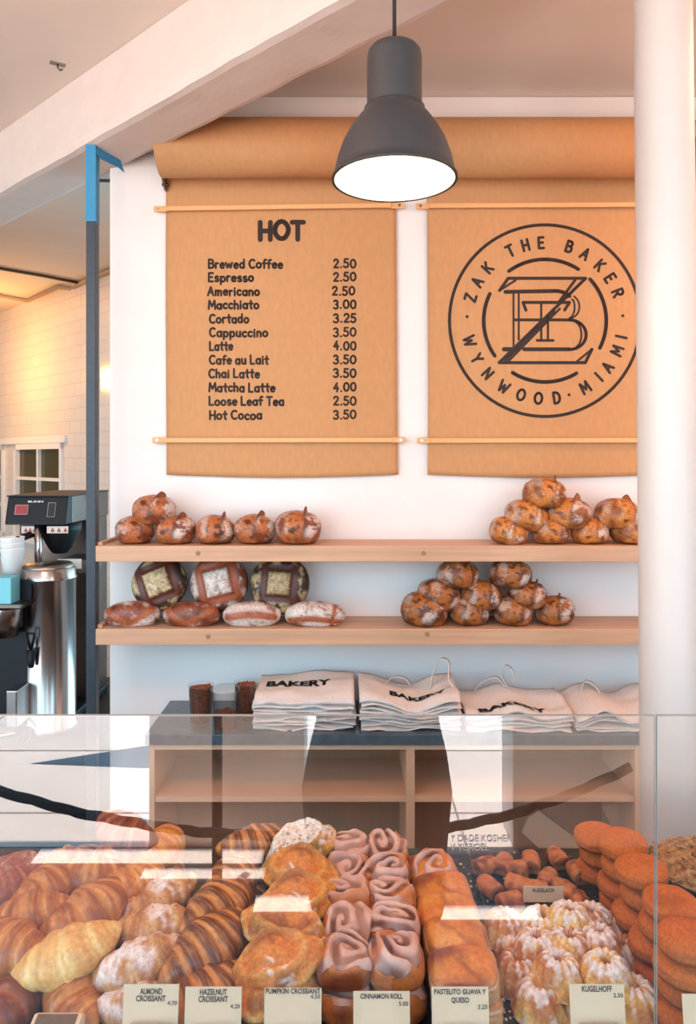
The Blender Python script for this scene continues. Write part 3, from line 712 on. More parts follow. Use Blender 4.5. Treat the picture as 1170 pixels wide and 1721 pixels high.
BD = 3.0
def brewer():
    xa, xb = PX(8, BD), PX(111, BD); zt = PZ(834, BD); zb = PZ(882, BD); c = (xa+xb)/2; hw = (xb-xa)/2
    t = thing('coffee_brewer', 'black and steel coffee brewer with switches behind the blue-grey post', 'coffee maker', (c, BD, CBZ))
    zt -= CBZ; zb -= CBZ
    MB().prism([(-0.004, zb), (0.03, zt), (0.07, zt), (0.07, zb)], 'x', -hw, hw).build('control_panel', M['black'], t, bevel=0.006)
    pan = t.children[0]
    MB().box(-hw, hw, 0.07, 0.53, zb, zt-0.003).build('head', M['steel_dark'], t, bevel=0.004)
    MB().box(-hw-0.002, hw+0.002, 0.02, 0.535, zt-0.003, zt+0.002).build('top_cover', M['black'], t, bevel=0.001)
    MB().box(-hw*.95, hw*.95, 0.30, 0.53, 0.03, zb).build('body', M['steel_dark'], t, bevel=0.004)
    MB().box(-hw, hw, 0.02, 0.53, 0.0, 0.03).build('base', M['black'], t, bevel=0.006)
    q = lambda px, py: (PX(px, BD)-c, PZ(py, BD)-CBZ)
    def on(mb): return mb
    sl = 0.034/(zt-zb)
    yy = lambda z: -0.004+sl*(z-zb)-0.002
    def frame(x0, y0, x1, y1, w, nm, m, inner):
        a = q(x0, y0); b_ = q(x1, y1); mb = MB()
        for (u0, u1, v0, v1) in ((a[0], b_[0], a[1]-w, a[1]), (a[0], b_[0], b_[1], b_[1]+w), (a[0], a[0]+w, b_[1], a[1]), (b_[0]-w, b_[0], b_[1], a[1])):
            mb.box(u0, u1, -0.001, 0.0015, v0, v1)
        zc = (a[1]+b_[1])/2
        mb.v = [(x, y+yy(z), z) for x, y, z in mb.v]; fr = mb.build(nm+'_frame', m, pan)
        i_ = MB().box(a[0]+w*1.5, b_[0]-w*1.5, -0.003, 0.001, b_[1]+w*1.5, a[1]-w*1.5); i_.v = [(x, y+yy(z), z) for x, y, z in i_.v]
        i_.build(nm, inner, pan)
    M['red'] = mat('red_switch', (150, 42, 40), 0.35); M['pinkish'] = mat('pale_red_paint', (206, 150, 146), 0.5)
    frame(23, 849, 45, 865, 0.0022, 'brew_switch', M['pinkish'], M['red'])
    frame(78, 845, 91, 869, 0.0018, 'level_switch', M['conduit'], M['black_soft'])
    me = text_mesh('maker_lettering', 'BUNN', 0.02, mat('pale_print', (214, 206, 204), 0.6), width=0.062, bold=0.0006)
    zz = PZ(845, BD)-CBZ
    for v in me.vertices: v.co.z *= .55; v.co.z += zz; v.co.x += PX(56.5, BD)-c; v.co.y += yy(zz)-0.001
    link('maker_lettering', me, pan)
    # brew funnel, its handle, warning stickers, spray pipe
    fx = PX(80, BD)-c
    MB().lathe([(0.03, zb-0.13), (0.045, zb-0.11), (0.085, zb-0.035), (0.088, zb-0.002), (0.001, zb-0.002)], 36, Matrix.Translation((fx, 0.13, 0))).build('brew_funnel', M['black'], t, smooth=True)
    h = q(35, 905); h2 = q(0, 935)
    MB().tube([(fx-0.05, 0.06, zb-0.03), (h[0], -0.02, h[1]), (h2[0], -0.06, h2[1])], [0.014, 0.014, 0.011], 12).build('funnel_handle', M['black'], t.children[-1], smooth=True)
    MB().lathe([(0.014, zb-0.20), (0.016, zb)], 20, Matrix.Translation((PX(61, BD)-c, 0.02, 0)), True, True).build('faucet_pipe', M['steel'], t, smooth=True)
    M['sticker'] = mat('warning_sticker', (214, 192, 180), 0.6); M['sticker_text'] = mat('sticker_ink', (150, 66, 40), 0.6)
    for (x0, x1) in ((33, 57), (76, 112)):
        a = q(x0, 885); b_ = q(x1, 897)
        o = MB().box(a[0], b_[0], 0.016, 0.018, b_[1], a[1]).build('warning_sticker', M['sticker'], t)
        mb = MB()
        for i in range(3):
            u = a[0]+(b_[0]-a[0])*(.18+.3*i); mb.prism([(u, b_[1]+0.006), (u+0.016, b_[1]+0.006), (u+0.008, a[1]-0.006)], 'y', 0.0145, 0.016)
        mb.build('sticker_mark', M['sticker_text'], o)
    # rating plate on the body
    a = q(80, 945); b_ = q(122, 962)
    MB().box(a[0], b_[0], 0.10, 0.102, b_[1], a[1]).build('label_plate', mat('white_label', (222, 222, 216), 0.6), t)
    MB().box(a[0], b_[0]+0.02, 0.102, 0.30, b_[1]-0.02, a[1]-0.005).build('funnel_rail', M['steel_dark'], t)
brewer()
def server():
    d = 2.955; x = PX(75, d); r = 45/F*d; zt = PZ(962, d-r)-CBZ
    t = thing('coffee_server', 'tall shiny steel coffee server with black tap', 'coffee server', (x, d+0.04, CBZ))
    MB().lathe([(0.001, 0), (r*1.03, 0), (r*1.03, 0.03), (r*.98, 0.035), (r*.98, zt-0.05), (r*1.02, zt-0.045), (r*1.02, zt-0.038), (r*.99, zt-0.033), (r*.98, zt-0.004), (r*.93, zt), (0.001, zt)], 56).build('body', M['steel'], t, smooth=True)
    M['steel_lid'] = mat('steel_lid', (150, 130, 120), 0.35, 1.0)
    MB().lathe([(r*.9, zt-0.001), (r*.9, zt+0.008), (r*.8, zt+0.016), (0.03, zt+0.02), (0.001, zt+0.02)], 40).build('lid', M['steel_lid'], t, smooth=True)
    tx = PX(49, d-r)-x; ty = -math.sqrt(max(r*r-tx*tx, 0))-0.012; z1 = PZ(1100, d-r)-CBZ
    tp = MB().tube([(tx, ty+0.04, z1), (tx, ty-0.01, z1)], 0.013, 14); tp.lathe([(0.008, z1-0.055), (0.011, z1-0.05), (0.018, z1+0.012), (0.001, z1+0.014)], 20, Matrix.Translation((tx, ty-0.012, 0)))
    tap = tp.build('tap', M['black'], t, smooth=True)
    lv = MB(); lv.tube([(tx, ty-0.012, z1+0.01), (tx-0.012, ty-0.016, z1+0.06), (tx-0.014, ty-0.016, z1+0.078), (tx+0.014, ty-0.016, z1+0.078), (tx+0.012, ty-0.016, z1+0.06), (tx, ty-0.012, z1+0.012)], 0.0055, 8)
    lv.build('tap_lever', M['black'], tap, smooth=True)
server()
# grinder-like machine at the very left edge with a tray of cups
def left_machine():
    d = 2.80; x = PX(-22, d)
    t = thing('coffee_grinder', 'dark coffee machine cut off by the left edge', 'coffee machine', (x, d, CBZ))
    zt = PZ(1016, d)-CBZ
    MB().box(-0.13, 0.13, 0, 0.18, 0.0, 0.05).build('base', M['black'], t, bevel=0.01)
    MB().box(-0.13, 0.12, 0.10, 0.18, 0.05, zt).build('body', M['black'], t, bevel=0.01)
    MB().box(-0.13, 0.13, 0.0, 0.18, zt-0.02, zt).build('top_tray', M['steel_dark'], t, bevel=0.006)
    MB().lathe([(0.045, zt-0.13), (0.05, zt-0.10), (0.062, zt-0.095), (0.062, zt-0.02)], 30, Matrix.Translation((0.05, 0.045, 0)), True).build('group_head', M['steel'], t, smooth=True)
    MB().tube([(-0.02, 0.0, 0.075), (0.06, -0.035, 0.06), (0.12, -0.03, 0.07)], 0.008, 10).build('drip_handle', M['steel'], t, smooth=True)
    MB().box(0.075, 0.115, -0.005, 0.12, 0.08, 0.22).build('steel_panel', M['steel'], t, bevel=0.004)
    bx = MB().box(-0.075, 0.046, 0.0, 0.08, 0, PZ(972, d)-PZ(1016, d)).build('carton', mat('teal_card', (120, 190, 200), 0.7), loc=(PX(-3, d), d+0.004, CBZ+zt+0.0005), bevel=0.003)
    tag(bx, 'pale teal box on top of the dark coffee machine', 'box')
    zc = CBZ+zt
    M['paper_cup'] = mat('white_paper_cup', (232, 226, 222), 0.6)
    rr = 20/F*d
    # cups stand on a shelf riser behind the box
    MB().box(-0.13, 0.13, 0.088, 0.18, 0, PZ(972, d+.13)-zc).build('riser', M['black'], t, loc=(0, 0, zt))
    zr = PZ(972, d+.13)
    for i, (px, n, lab) in enumerate(((20, 3, 'right'), (-22, 2, 'left'))):
        for k in range(n):
            c = thing('paper_cup', 'white paper cup, %s of the nested %s-hand pile' % (('bottom', 'middle', 'top')[k] if n == 3 else ('bottom', 'top')[k], lab), 'cup', (PX(px, d+.13), d+0.134, zr+0.001+k*0.022), group='nested white paper cups')
            MB().lathe([(0.001, 0.002), (rr*.68, 0.002), (rr*.68, 0), (rr*.72, 0), (rr, 0.115), (rr*1.03, 0.117), (rr*1.0, 0.12), (rr*.96, 0.117), (rr*.66, 0.006), (0.001, 0.006)], 32).build('wall', M['paper_cup'], c, smooth=True)
left_machine()
# ------------------------------------------------------------------ bread
M['crust'] = vmat('bread_crust', 0.42, 160, 0.35, 0.35, 0.45)
M['crumb_ear'] = vmat('crust_ear', 0.55, 160, 0.3, 0.3)
def L3(*c): return lin(c)
def loaf(seed, L, Wd, H, crust, amber, flour, kind='ear'):
    """domed loaf seen end-on, base on z=0: an opened score runs over the top and down the front; returns (body mesh, ear mesh)"""
    nu, nv = 72, 52
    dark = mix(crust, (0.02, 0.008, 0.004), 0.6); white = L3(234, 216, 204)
    sx0 = 0.16*Wd
    def line(y, z): return sx0+.10*Wd*(z/H)+.05*Wd*math.sin(y/L*3+seed)
    def fn(u, v):
        th = 2*PI*u; ph = PI*v
        sx, sy, sz = math.sin(ph)*math.cos(th), math.sin(ph)*math.sin(th), math.cos(ph)
        x = Wd/2*spow(sx, .88); y = L/2*spow(sy, .9); z = H/2*spow(sz, .88)
        k = 1+.055*N(x, y, z, 15, seed)+.03*N(x, y, z, 40, seed+1)+.012*N(x, y, z, 95, seed+2)
        x *= k; y *= k; z *= k
        z = max(z, -H*.38+.004*N(x, y, 0, 40, seed))
        g = x-line(y, z); up = sst(-H*.34, -H*.1, z)*(1-sst(.25*L, .45*L, y))
        step = sst(-.004, .004, g)                       # skin on the right of the score stands lower
        q = 1-.05*up*step*math.exp(-(g/.03)**2)-.035*up*math.exp(-((g+.016)/.010)**2); x *= q; z = z*q if z > 0 else z
        c = mix(crust, amber, sst(-.3, .4, N(x, y, z, 22, seed+5)+.2*sst(0, H/2, z)))
        op = up*sst(-.060, -.045, g)*(1-sst(-.006, .0, g))
        c = mix(c, amber, .8*op)
        c = mix(c, dark, sst(.10, .42, N(x, y, z, 55, seed+7)+.25*N(x, y, z, 120, seed+8))*(.55+.4*op))
        fl = sst(-.12, .32, N(x, y, z, 26, seed+9)+.45*N(x, y, z, 110, seed+3)+.25*N(x*.3, y*.3, z, 160, seed+4))*flour
        c = mix(c, white, fl*(step*1.05+.55*sst(.045, .06, -g))*sst(-H*.36, -H*.05, z))
        c = mix(c, dark, .8*math.exp(-((g-.003)/.0045)**2)*up)
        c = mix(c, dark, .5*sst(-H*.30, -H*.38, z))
        return (x, y, z), c
    v, f, c = grid(nu, nv, fn, wrapu=True)
    zmin = min(p[2] for p in v)
    body = cmesh('loaf_body', v, f, c, M['crust'])
    ev = []; ec = []; n = 26
    for i in range(n):
        t = i/(n-1); be = math.radians(-22+92*t); cy = -L/2*math.sin(be)*.96; cz = H/2*math.cos(be)*.96
        x = line(cy, cz)*(1-.25*t); ny, nz = -math.sin(be), math.cos(be)
        h = .0115*math.exp(-((t-.22)/.20)**2)*(1+.3*N(t*5, seed, 0, 1, seed))+.0035*(1-t)
        if i in (0, n-1): h = 0
        for (dx, hh_, q) in ((-.005, -.010, 0), (-.003, h*.5, .3), (.001, h, 1), (.0035, h*.95, 1), (.003, h*.3, .5), (.006, -.010, .2)):
            ev.append((x+dx, cy+ny*hh_, cz+nz*hh_-zmin)); ec.append(mix(amber, dark, q*.9))
    m = 6; ef = [(i*m+j, i*m+(j+1) % m, (i+1)*m+(j+1) % m, (i+1)*m+j) for i in range(n-1) for j in range(m)]
    ef += [tuple(range(m)), tuple(range((n-1)*m, n*m))[::-1]]
    return body, cmesh('crust_ear', ev, ef, ec, M['crumb_ear'], ground=False)
CR1 = L3(128, 62, 36); AM1 = L3(190, 106, 58)
CR2 = L3(148, 78, 36); AM2 = L3(214, 130, 62)
CR3 = L3(104, 50, 30); AM3 = L3(182, 104, 46)
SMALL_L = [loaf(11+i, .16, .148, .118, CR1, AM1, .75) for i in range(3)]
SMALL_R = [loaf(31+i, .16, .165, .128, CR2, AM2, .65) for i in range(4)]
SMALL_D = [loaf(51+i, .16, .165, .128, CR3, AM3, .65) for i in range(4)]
def put_loaf(var, px, py, d, wpx, label, group, ry=0, rz=0, rx=0, zbase=None, name='bread_loaf', cat='bread'):
    body, ear = var
    w = max(v.co.x for v in body.vertices)-min(v.co.x for v in body.vertices); H = max(v.co.z for v in body.vertices)
    s = wpx/F*d/w
    z = zbase if zbase is not None else PZ(py, d)-H*s/2
    t = thing(name, label, cat, (PX(px, d), d, z), (math.radians(rx), math.radians(ry), math.radians(rz)), group)
    t.scale = (s, s, s)
    link('body', body, t); link('ear', ear, t)
    return t
zs = ZS1+0.001
g1 = 'small loaves on the left of the upper shelf'
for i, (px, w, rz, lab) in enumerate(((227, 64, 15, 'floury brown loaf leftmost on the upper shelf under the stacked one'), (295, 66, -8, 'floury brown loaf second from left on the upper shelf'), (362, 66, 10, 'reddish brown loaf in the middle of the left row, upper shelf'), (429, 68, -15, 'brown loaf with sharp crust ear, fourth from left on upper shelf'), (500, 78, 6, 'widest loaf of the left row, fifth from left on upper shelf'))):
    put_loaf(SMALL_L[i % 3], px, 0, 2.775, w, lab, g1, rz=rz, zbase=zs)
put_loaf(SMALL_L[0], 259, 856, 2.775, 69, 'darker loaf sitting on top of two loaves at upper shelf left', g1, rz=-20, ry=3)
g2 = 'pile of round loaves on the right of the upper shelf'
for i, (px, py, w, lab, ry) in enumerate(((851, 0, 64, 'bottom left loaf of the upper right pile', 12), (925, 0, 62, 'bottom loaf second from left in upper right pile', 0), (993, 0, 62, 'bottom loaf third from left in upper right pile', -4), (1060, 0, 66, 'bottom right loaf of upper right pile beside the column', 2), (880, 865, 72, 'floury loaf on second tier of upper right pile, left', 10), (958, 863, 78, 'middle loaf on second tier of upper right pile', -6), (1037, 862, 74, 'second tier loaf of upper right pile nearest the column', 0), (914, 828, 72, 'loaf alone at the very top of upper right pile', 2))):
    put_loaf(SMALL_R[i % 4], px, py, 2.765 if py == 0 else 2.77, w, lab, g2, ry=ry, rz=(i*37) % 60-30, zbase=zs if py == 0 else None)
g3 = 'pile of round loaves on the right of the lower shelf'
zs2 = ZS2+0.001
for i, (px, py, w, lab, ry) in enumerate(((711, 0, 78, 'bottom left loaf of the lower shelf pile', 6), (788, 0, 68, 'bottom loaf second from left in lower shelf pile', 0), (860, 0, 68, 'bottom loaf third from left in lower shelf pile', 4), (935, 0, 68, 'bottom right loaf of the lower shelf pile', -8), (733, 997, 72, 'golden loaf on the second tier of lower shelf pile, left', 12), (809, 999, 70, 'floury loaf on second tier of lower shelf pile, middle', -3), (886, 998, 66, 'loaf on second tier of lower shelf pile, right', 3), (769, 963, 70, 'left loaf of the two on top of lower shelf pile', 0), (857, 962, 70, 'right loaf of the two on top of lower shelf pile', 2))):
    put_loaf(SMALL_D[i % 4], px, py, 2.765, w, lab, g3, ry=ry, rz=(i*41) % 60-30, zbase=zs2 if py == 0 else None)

def boule(seed, R, T, crust, red, flour_c, pad):
    """round loaf, top towards +z, with a square stencil of flour between four slashes"""
    nu, nv = 96, 56
    dark = mix(crust, (0.01, 0.004, 0.003), .5)
    def fn(u, v):
        th = 2*PI*u; ph = PI*v
        sx, sy, sz = math.sin(ph)*math.cos(th), math.sin(ph)*math.sin(th), math.cos(ph)
        x = R*sx; y = R*sy; z = T/2*spow(sz, .8)
        k = 1+.03*N(x, y, z, 14, seed)+.012*N(x, y, z, 45, seed+1); x *= k; y *= k; z *= k
        z = max(z, -T*.38)
        m = max(abs(x), abs(y)); a = pad*R
        onTop = sst(0, T*.2, z)
        slash = 0
        for (p, q) in ((abs(x), y), (abs(y), x)):
            slash = max(slash, math.exp(-((p-a*1.32-.10*abs(q)*abs(q)/R)/(R*.155))**2)*(1-sst(R*.78, R*.95, abs(q))))
        z -= onTop*slash*T*.06
        z += onTop*(1-sst(a*.95, a*1.12, m))*T*.05
        c = mix(crust, dark, sst(-.2, .6, N(x, y, z, 28, seed+4)))
        c = mix(c, red, slash*onTop*.9)
        fl = (1-sst(a*.98, a*1.06, m))*(.75+.5*N(x, y, z, 60, seed+6))
        c = mix(c, flour_c, max(0, fl)*onTop)
        rim = sst(a*1.6, a*1.9, m)*sst(-.1, .35, N(x, y, z, 26, seed+8)+.5*N(x, y, z, 90, seed+9))
        c = mix(c, flour_c, rim*.8*onTop)
        spk = sst(.35, .5, N(x, y, z, 150, seed+11)); c = mix(c, dark, spk*.55*(1-sst(a, a*1.1, m))*onTop)
        return (x, y, z), c
    v, f, c = grid(nu, nv, fn, wrapu=True)
    return cmesh('boule_body', v, f, c, M['crust'])
FL1 = L3(222, 192, 142); FL2 = L3(228, 210, 196)
gB = 'large round loaves standing on edge on the lower shelf'
for i, (px, py, rpx, cr, rd, fl, rot, lean, lab) in enumerate((
    (268, 984, 46, L3(58, 30, 22), L3(104, 50, 34), FL1, 22, 12, 'dark round loaf with yellowish square flour patch, left of three'),
    (368, 983, 48, L3(122, 62, 40), L3(168, 84, 50), FL2, 14, 10, 'reddish round loaf with white square flour patch, middle of three'),
    (470, 987, 50, L3(54, 30, 24), L3(92, 46, 32), L3(198, 168, 122), -4, 14, 'dark round loaf with small flour square, right of three'))):
    d = 2.795; R = rpx/F*d
    me = boule(70+i, R, .11, cr, rd, fl, .42 if i < 2 else .36)
    o = link('round_loaf', me, None, (PX(px, d), d+.048, PZ(py, d))); o.rotation_euler = (math.radians(90-lean), math.radians(0), 0)
    o.rotation_euler = (Matrix.Rotation(math.radians(90-lean), 4, 'X') @ Matrix.Rotation(math.radians(rot), 4, 'Z')).to_euler()
    tag(o, lab, 'bread', gB)

def batard(seed, L, Wd, H, style):
    """long axis x, base on z=0; floured skin opened by two slashes meeting like a V or lying as bands"""
    crust = L3(142, 72, 44); red = L3(176, 92, 52); dark = L3(90, 40, 26); white = L3(232, 214, 202)
    def fn(u, v):
        th = 2*PI*u; ph = PI*v
        sx, sy, sz = math.sin(ph)*math.cos(th), math.sin(ph)*math.sin(th), math.cos(ph)
        x = L/2*spow(sx, .88); y = Wd/2*spow(sy, .9); z = H/2*spow(sz, .85)
        k = 1+.035*N(x, y, z, 14, seed)+.012*N(x, y, z, 45, seed+1); x *= k; y *= k; z *= k
        z = max(z, -H*.38)
        # position over the visible front face: s runs up the face
        s = (z+H*.38)/(H*.88)-y/Wd*.4
        if style == 'v': t1 = abs(s-(.34+1.25*abs(x+.004)/L)); wd = .15
        elif style == 'band': t1 = abs(s-(.74-1.3*(x/L)**2)); wd = .16
        else: t1 = min(abs(s-(.56-1.3*(x/L+.05)**2)), abs((x/L-.30)*1.6-.1*(s-.5))*2.2); wd = .12
        sl = math.exp(-(t1/wd)**2)*(1-sst(.40, .48, abs(x)/L))
        z += -.04*H*sl*sst(0, H*.2, z)
        c = mix(crust, dark, sst(-.1, .6, N(x, y, z, 26, seed+4)))
        fl = (.55 if style == 'v' else .8)+.6*N(x, y, z, 22, seed+6)+.4*N(x, y, z, 90, seed+7)
        if style == 'v': fl -= .35*sst(.1, .4, N(x, y, z, 9, seed+8)+.2)
        c = mix(c, white, sst(.25, .95, fl)*(1-sl)*.9)
        c = mix(c, mix(red, dark, .4*sst(.0, .5, N(x, y, z, 60, seed+9))), sst(.25, .6, sl))
        return (x, y, z), c
    v, f, c = grid(80, 48, fn, wrapu=True)
    return cmesh('batard_body', v, f, c, M['crust'])
gA = 'long floured loaves along the lower shelf'
for i, (px, w, sty, rz, lab) in enumerate(((222, 94, 'v', 2, 'long loaf with V shaped cuts, leftmost on the lower shelf'), (322, 96, 'v', -4, 'browner long loaf with little flour, second on lower shelf'), (423, 98, 'band', 3, 'long loaf with one curved band cut, third on lower shelf'), (530, 103, 'cross', -2, 'long floured loaf with crossed cuts, right end of lower left row'))):
    d = 2.745; me = batard(90+i, w/F*d, .10, .098, sty)
    o = link('long_loaf', me, None, (PX(px, d), d, zs2)); o.rotation_euler = (0, 0, math.radians(rz)); tag(o, lab, 'bread', gA)
# ------------------------------------------------------------------ pastry case: deck
DZ = EYE-.765
def granite():
    m = mat('black_granite', (26, 24, 26), 0.22); nt = m.node_tree; b = nt.nodes['Principled BSDF']
    tc = nt.nodes.new('ShaderNodeTexCoord'); vz = nt.nodes.new('ShaderNodeTexNoise'); vz.inputs['Scale'].default_value = 260; vz.inputs['Detail'].default_value = 3
    nt.links.new(tc.outputs['Object'], vz.inputs['Vector']); rp = nt.nodes.new('ShaderNodeValToRGB'); e = rp.color_ramp.elements
    e[0].position = .62; e[0].color = C4((24, 22, 25)); e[1].position = .74; e[1].color = C4((150, 142, 140))
    nt.links.new(vz.outputs['Fac'], rp.inputs[0]); nt.links.new(rp.outputs[0], b.inputs['Base Color']); return m
M['granite'] = granite()
t = thing('pastry_case', 'glass fronted pastry case with speckled black granite deck', 'display case', (0, 0.9, 0))
DB = .765*F/(1425-HY)
MB().box(-1.45, 1.45, 0.012, DB-.9, DZ-.03, DZ).build('deck', M['granite'], t, bevel=0.002)
M['case_body'] = mat('case_front', (196, 186, 178), 0.5)
MB().box(-1.45, 1.45, -0.01, DB-.93, 0.0, DZ-.031).build('base', M['case_body'], t)
M['glass'] = clear('case_glass', (0.965, 0.975, 0.97), 0.20, 0.0)
M['glass_edge'] = mat('glass_edge', (140, 142, 142), 0.3)
GT = PZ(1203, .9)
xj = PX(1103, .9)
for a, b in ((-1.45, xj-.0012), (xj+.0012, 1.45)):
    p = MB().add([(a, 0, DZ-.03), (b, 0, DZ-.03), (b, 0, GT), (a, 0, GT)], [(0, 1, 2, 3)]).build('glass_pane', M['glass'], t, fix=False)
    MB().box(a, b, 0.0005, 0.006, GT-.0008, GT).build('glass_edge', M['glass_edge'], p)
    for e in (a, b): MB().box(e-.0003, e+.0003, 0.0005, 0.003, DZ-.03, GT-.0012).build('glass_edge', M['glass_edge'], p)
    pane = p if a < 0 else pane
M['vinyl'] = mat('grey_vinyl_lettering', (150, 136, 130), 0.7)
def vinyl(txt, px0, px1, yb, cap):
    d = .899; me = text_mesh('vinyl_lettering', txt, 0.02, M['vinyl'], width=(px1-px0)/F*d, extrude=0.0001)
    h = max(v.co.z for v in me.vertices); k = cap/F*d/h; xm = min(v.co.x for v in me.vertices)
    for v in me.vertices: v.co.z = v.co.z*k+PZ(yb, d); v.co.x += PX(px0, d)-xm; v.co.y -= 0.001
    link('vinyl_lettering', me, t)
vinyl('Y DADE KOSHER', 757, 860, 1415, 11); vinyl('V YISROEL', 757, 822, 1429, 10)

# ------------------------------------------------------------------ pastry shapes
M['pastry'] = vmat('glazed_pastry', 0.32, 180, 0.22, 0.2, 0.5, 0.12)
M['dry'] = vmat('dry_pastry', 0.6, 200, 0.3, 0.4, 0.3)
M['icing'] = vmat('sugar_icing', 0.38, 120, 0.10, 0.15, 0.4, 0.04)
M['fried'] = vmat('fried_dough', 0.75, 220, 0.28, 0.4, 0.15)
SUG = L3(240, 226, 222)
def croissant(seed, L, R, bend, n, pale, gold, dark, contrast=.7, lump=0.0, powder=0.0, flat=.86, m='pastry', bulge=.12):
    def fn(u, v):
        t = -1+2*u; th = 2*PI*v; at = abs(t)
        env = max(0.0, 1-at**2.0)**.62*(1-.18*at)
        s = at*n+.16*math.sin(th+seed)+.12*math.sin(2*th+seed*2)*(t > 0)+.10*N(math.cos(th), math.sin(th), t, 1.2, seed)
        fr = s-math.floor(s)
        r = R*env*(1+bulge*(spow(math.sin(PI*min(1, fr*1.02)), .7)-.55))*(1+.09*N(math.cos(th), math.sin(th), t*3, 1, seed+2))
        if at > .999: r = 0
        a = t*bend; cx = L/2*math.sin(a)/math.sin(bend) if bend > .01 else L/2*t; cy = (1-math.cos(a))*L/2/math.sin(bend) if bend > .01 else 0
        nx, ny = math.sin(-a), math.cos(a); hgt = math.sin(th)*flat
        x = cx+nx*r*math.cos(th); y = cy+ny*r*math.cos(th); z = r*hgt
        if lump:
            k = lump*R*(N(x, y, z, 38, seed+3)+.6*N(x, y, z, 90, seed+4)); z += k*.7; x += k*nx*.4; y += k*ny*.4
        z = max(z, -R*.50)
        st = N(fr*6, th*.6, s*3, 1.6, seed+6)      # fine laminations
        q = sst(.02, .28, fr)*(1-.75*sst(.70, .98, fr))
        fine = .5+.5*math.sin(s*2*PI*3.3+3*N(th*.6, s, t, 1.5, seed+7))
        c = mix(gold, dark, contrast*q*(.70+.5*st)+.15*st)
        c = mix(c, dark if contrast < 1 else gold, .26*fine**2*(contrast < 1)+.10*fine)
        c = mix(c, pale, (1-q)*(.55+.3*st)*(1-.5*contrast)+.45*sst(.72, .98, at)*.6)
        c = mix(c, pale, .5*sst(-.05*R, -.5*R, z))
        if powder:
            w = sst(-.25, .35, N(x, y, z, 30, seed+8)+.6*N(x, y, z, 110, seed+9)+powder-.5)*sst(-.1*R, .45*R, z)
            c = mix(c, SUG, w*.92)
        return (x, y, z), c
    v, f, c = grid(96, 30, fn, wrapv=True)
    return cmesh('croissant_body', v, f, c, M[m])
PAL = L3(236, 196, 124)
KINDS = {
 'mid':  [croissant(i+1, .128, .038, b, 2.9, L3(236, 180, 106), L3(212, 134, 70), L3(140, 70, 36), .8) for i, b in enumerate((.55, .25, .8))],
 'dark': [croissant(i+5, .124, .038, b, 3.0, L3(190, 112, 70), L3(158, 82, 50), L3(96, 42, 34), .85) for i, b in enumerate((.4, .7))],
 'pale': [croissant(8, .134, .036, .45, 2.4, L3(248, 218, 150), L3(240, 196, 118), L3(206, 130, 70), .45)],
 'gold': [croissant(9, .122, .035, .9, 3.4, L3(240, 178, 92), L3(222, 142, 66), L3(162, 84, 36), .6)],
 'rose': [croissant(12, .126, .038, .5, 3.2, L3(210, 150, 120), L3(184, 112, 86), L3(130, 66, 52), .5, .10, .12, m='dry')],
 'hazel': [croissant(14+i, .135, .038, b, 3.6, L3(232, 168, 98), L3(214, 142, 80), L3(92, 40, 28), 1.25) for i, b in enumerate((.3, .6))],
 'almond': [croissant(20+i, .124, .033, b, 2.6, L3(236, 196, 140), L3(214, 158, 100), L3(164, 96, 60), .7, .20, p, .80, 'dry') for i, (b, p) in enumerate(((.5, .50), (.8, .58), (.3, .36)))],
}
def place(name, me, px, py, d, label, group, cat, yaw=0, pitch=0, roll=0, s=1.0, parts=()):
    """centre of the pastry at pixel (px, py), distance d"""
    H = max(v.co.z for v in me.vertices)*s
    z = max(PZ(py, d)-H/2, DZ+.0008)
    x = PX(px, d)
    if parts:
        o = thing(name, label, cat, (x, d, z), (math.radians(pitch), math.radians(roll), math.radians(yaw)), group); link('body', me, o)
        for nm, pm in parts: link(nm, pm, o)
    else:
        o = link(name, me, None, (x, d, z)); o.rotation_euler = (math.radians(pitch), math.radians(roll), math.radians(yaw)); tag(o, label, cat, group)
    o.scale = (s, s, s)
    return o
def dl(py, layer): return (.765-(.028, .074, .112, .15)[layer-1])*F/(py-HY)
gC = 'plain croissants at the left of the case'
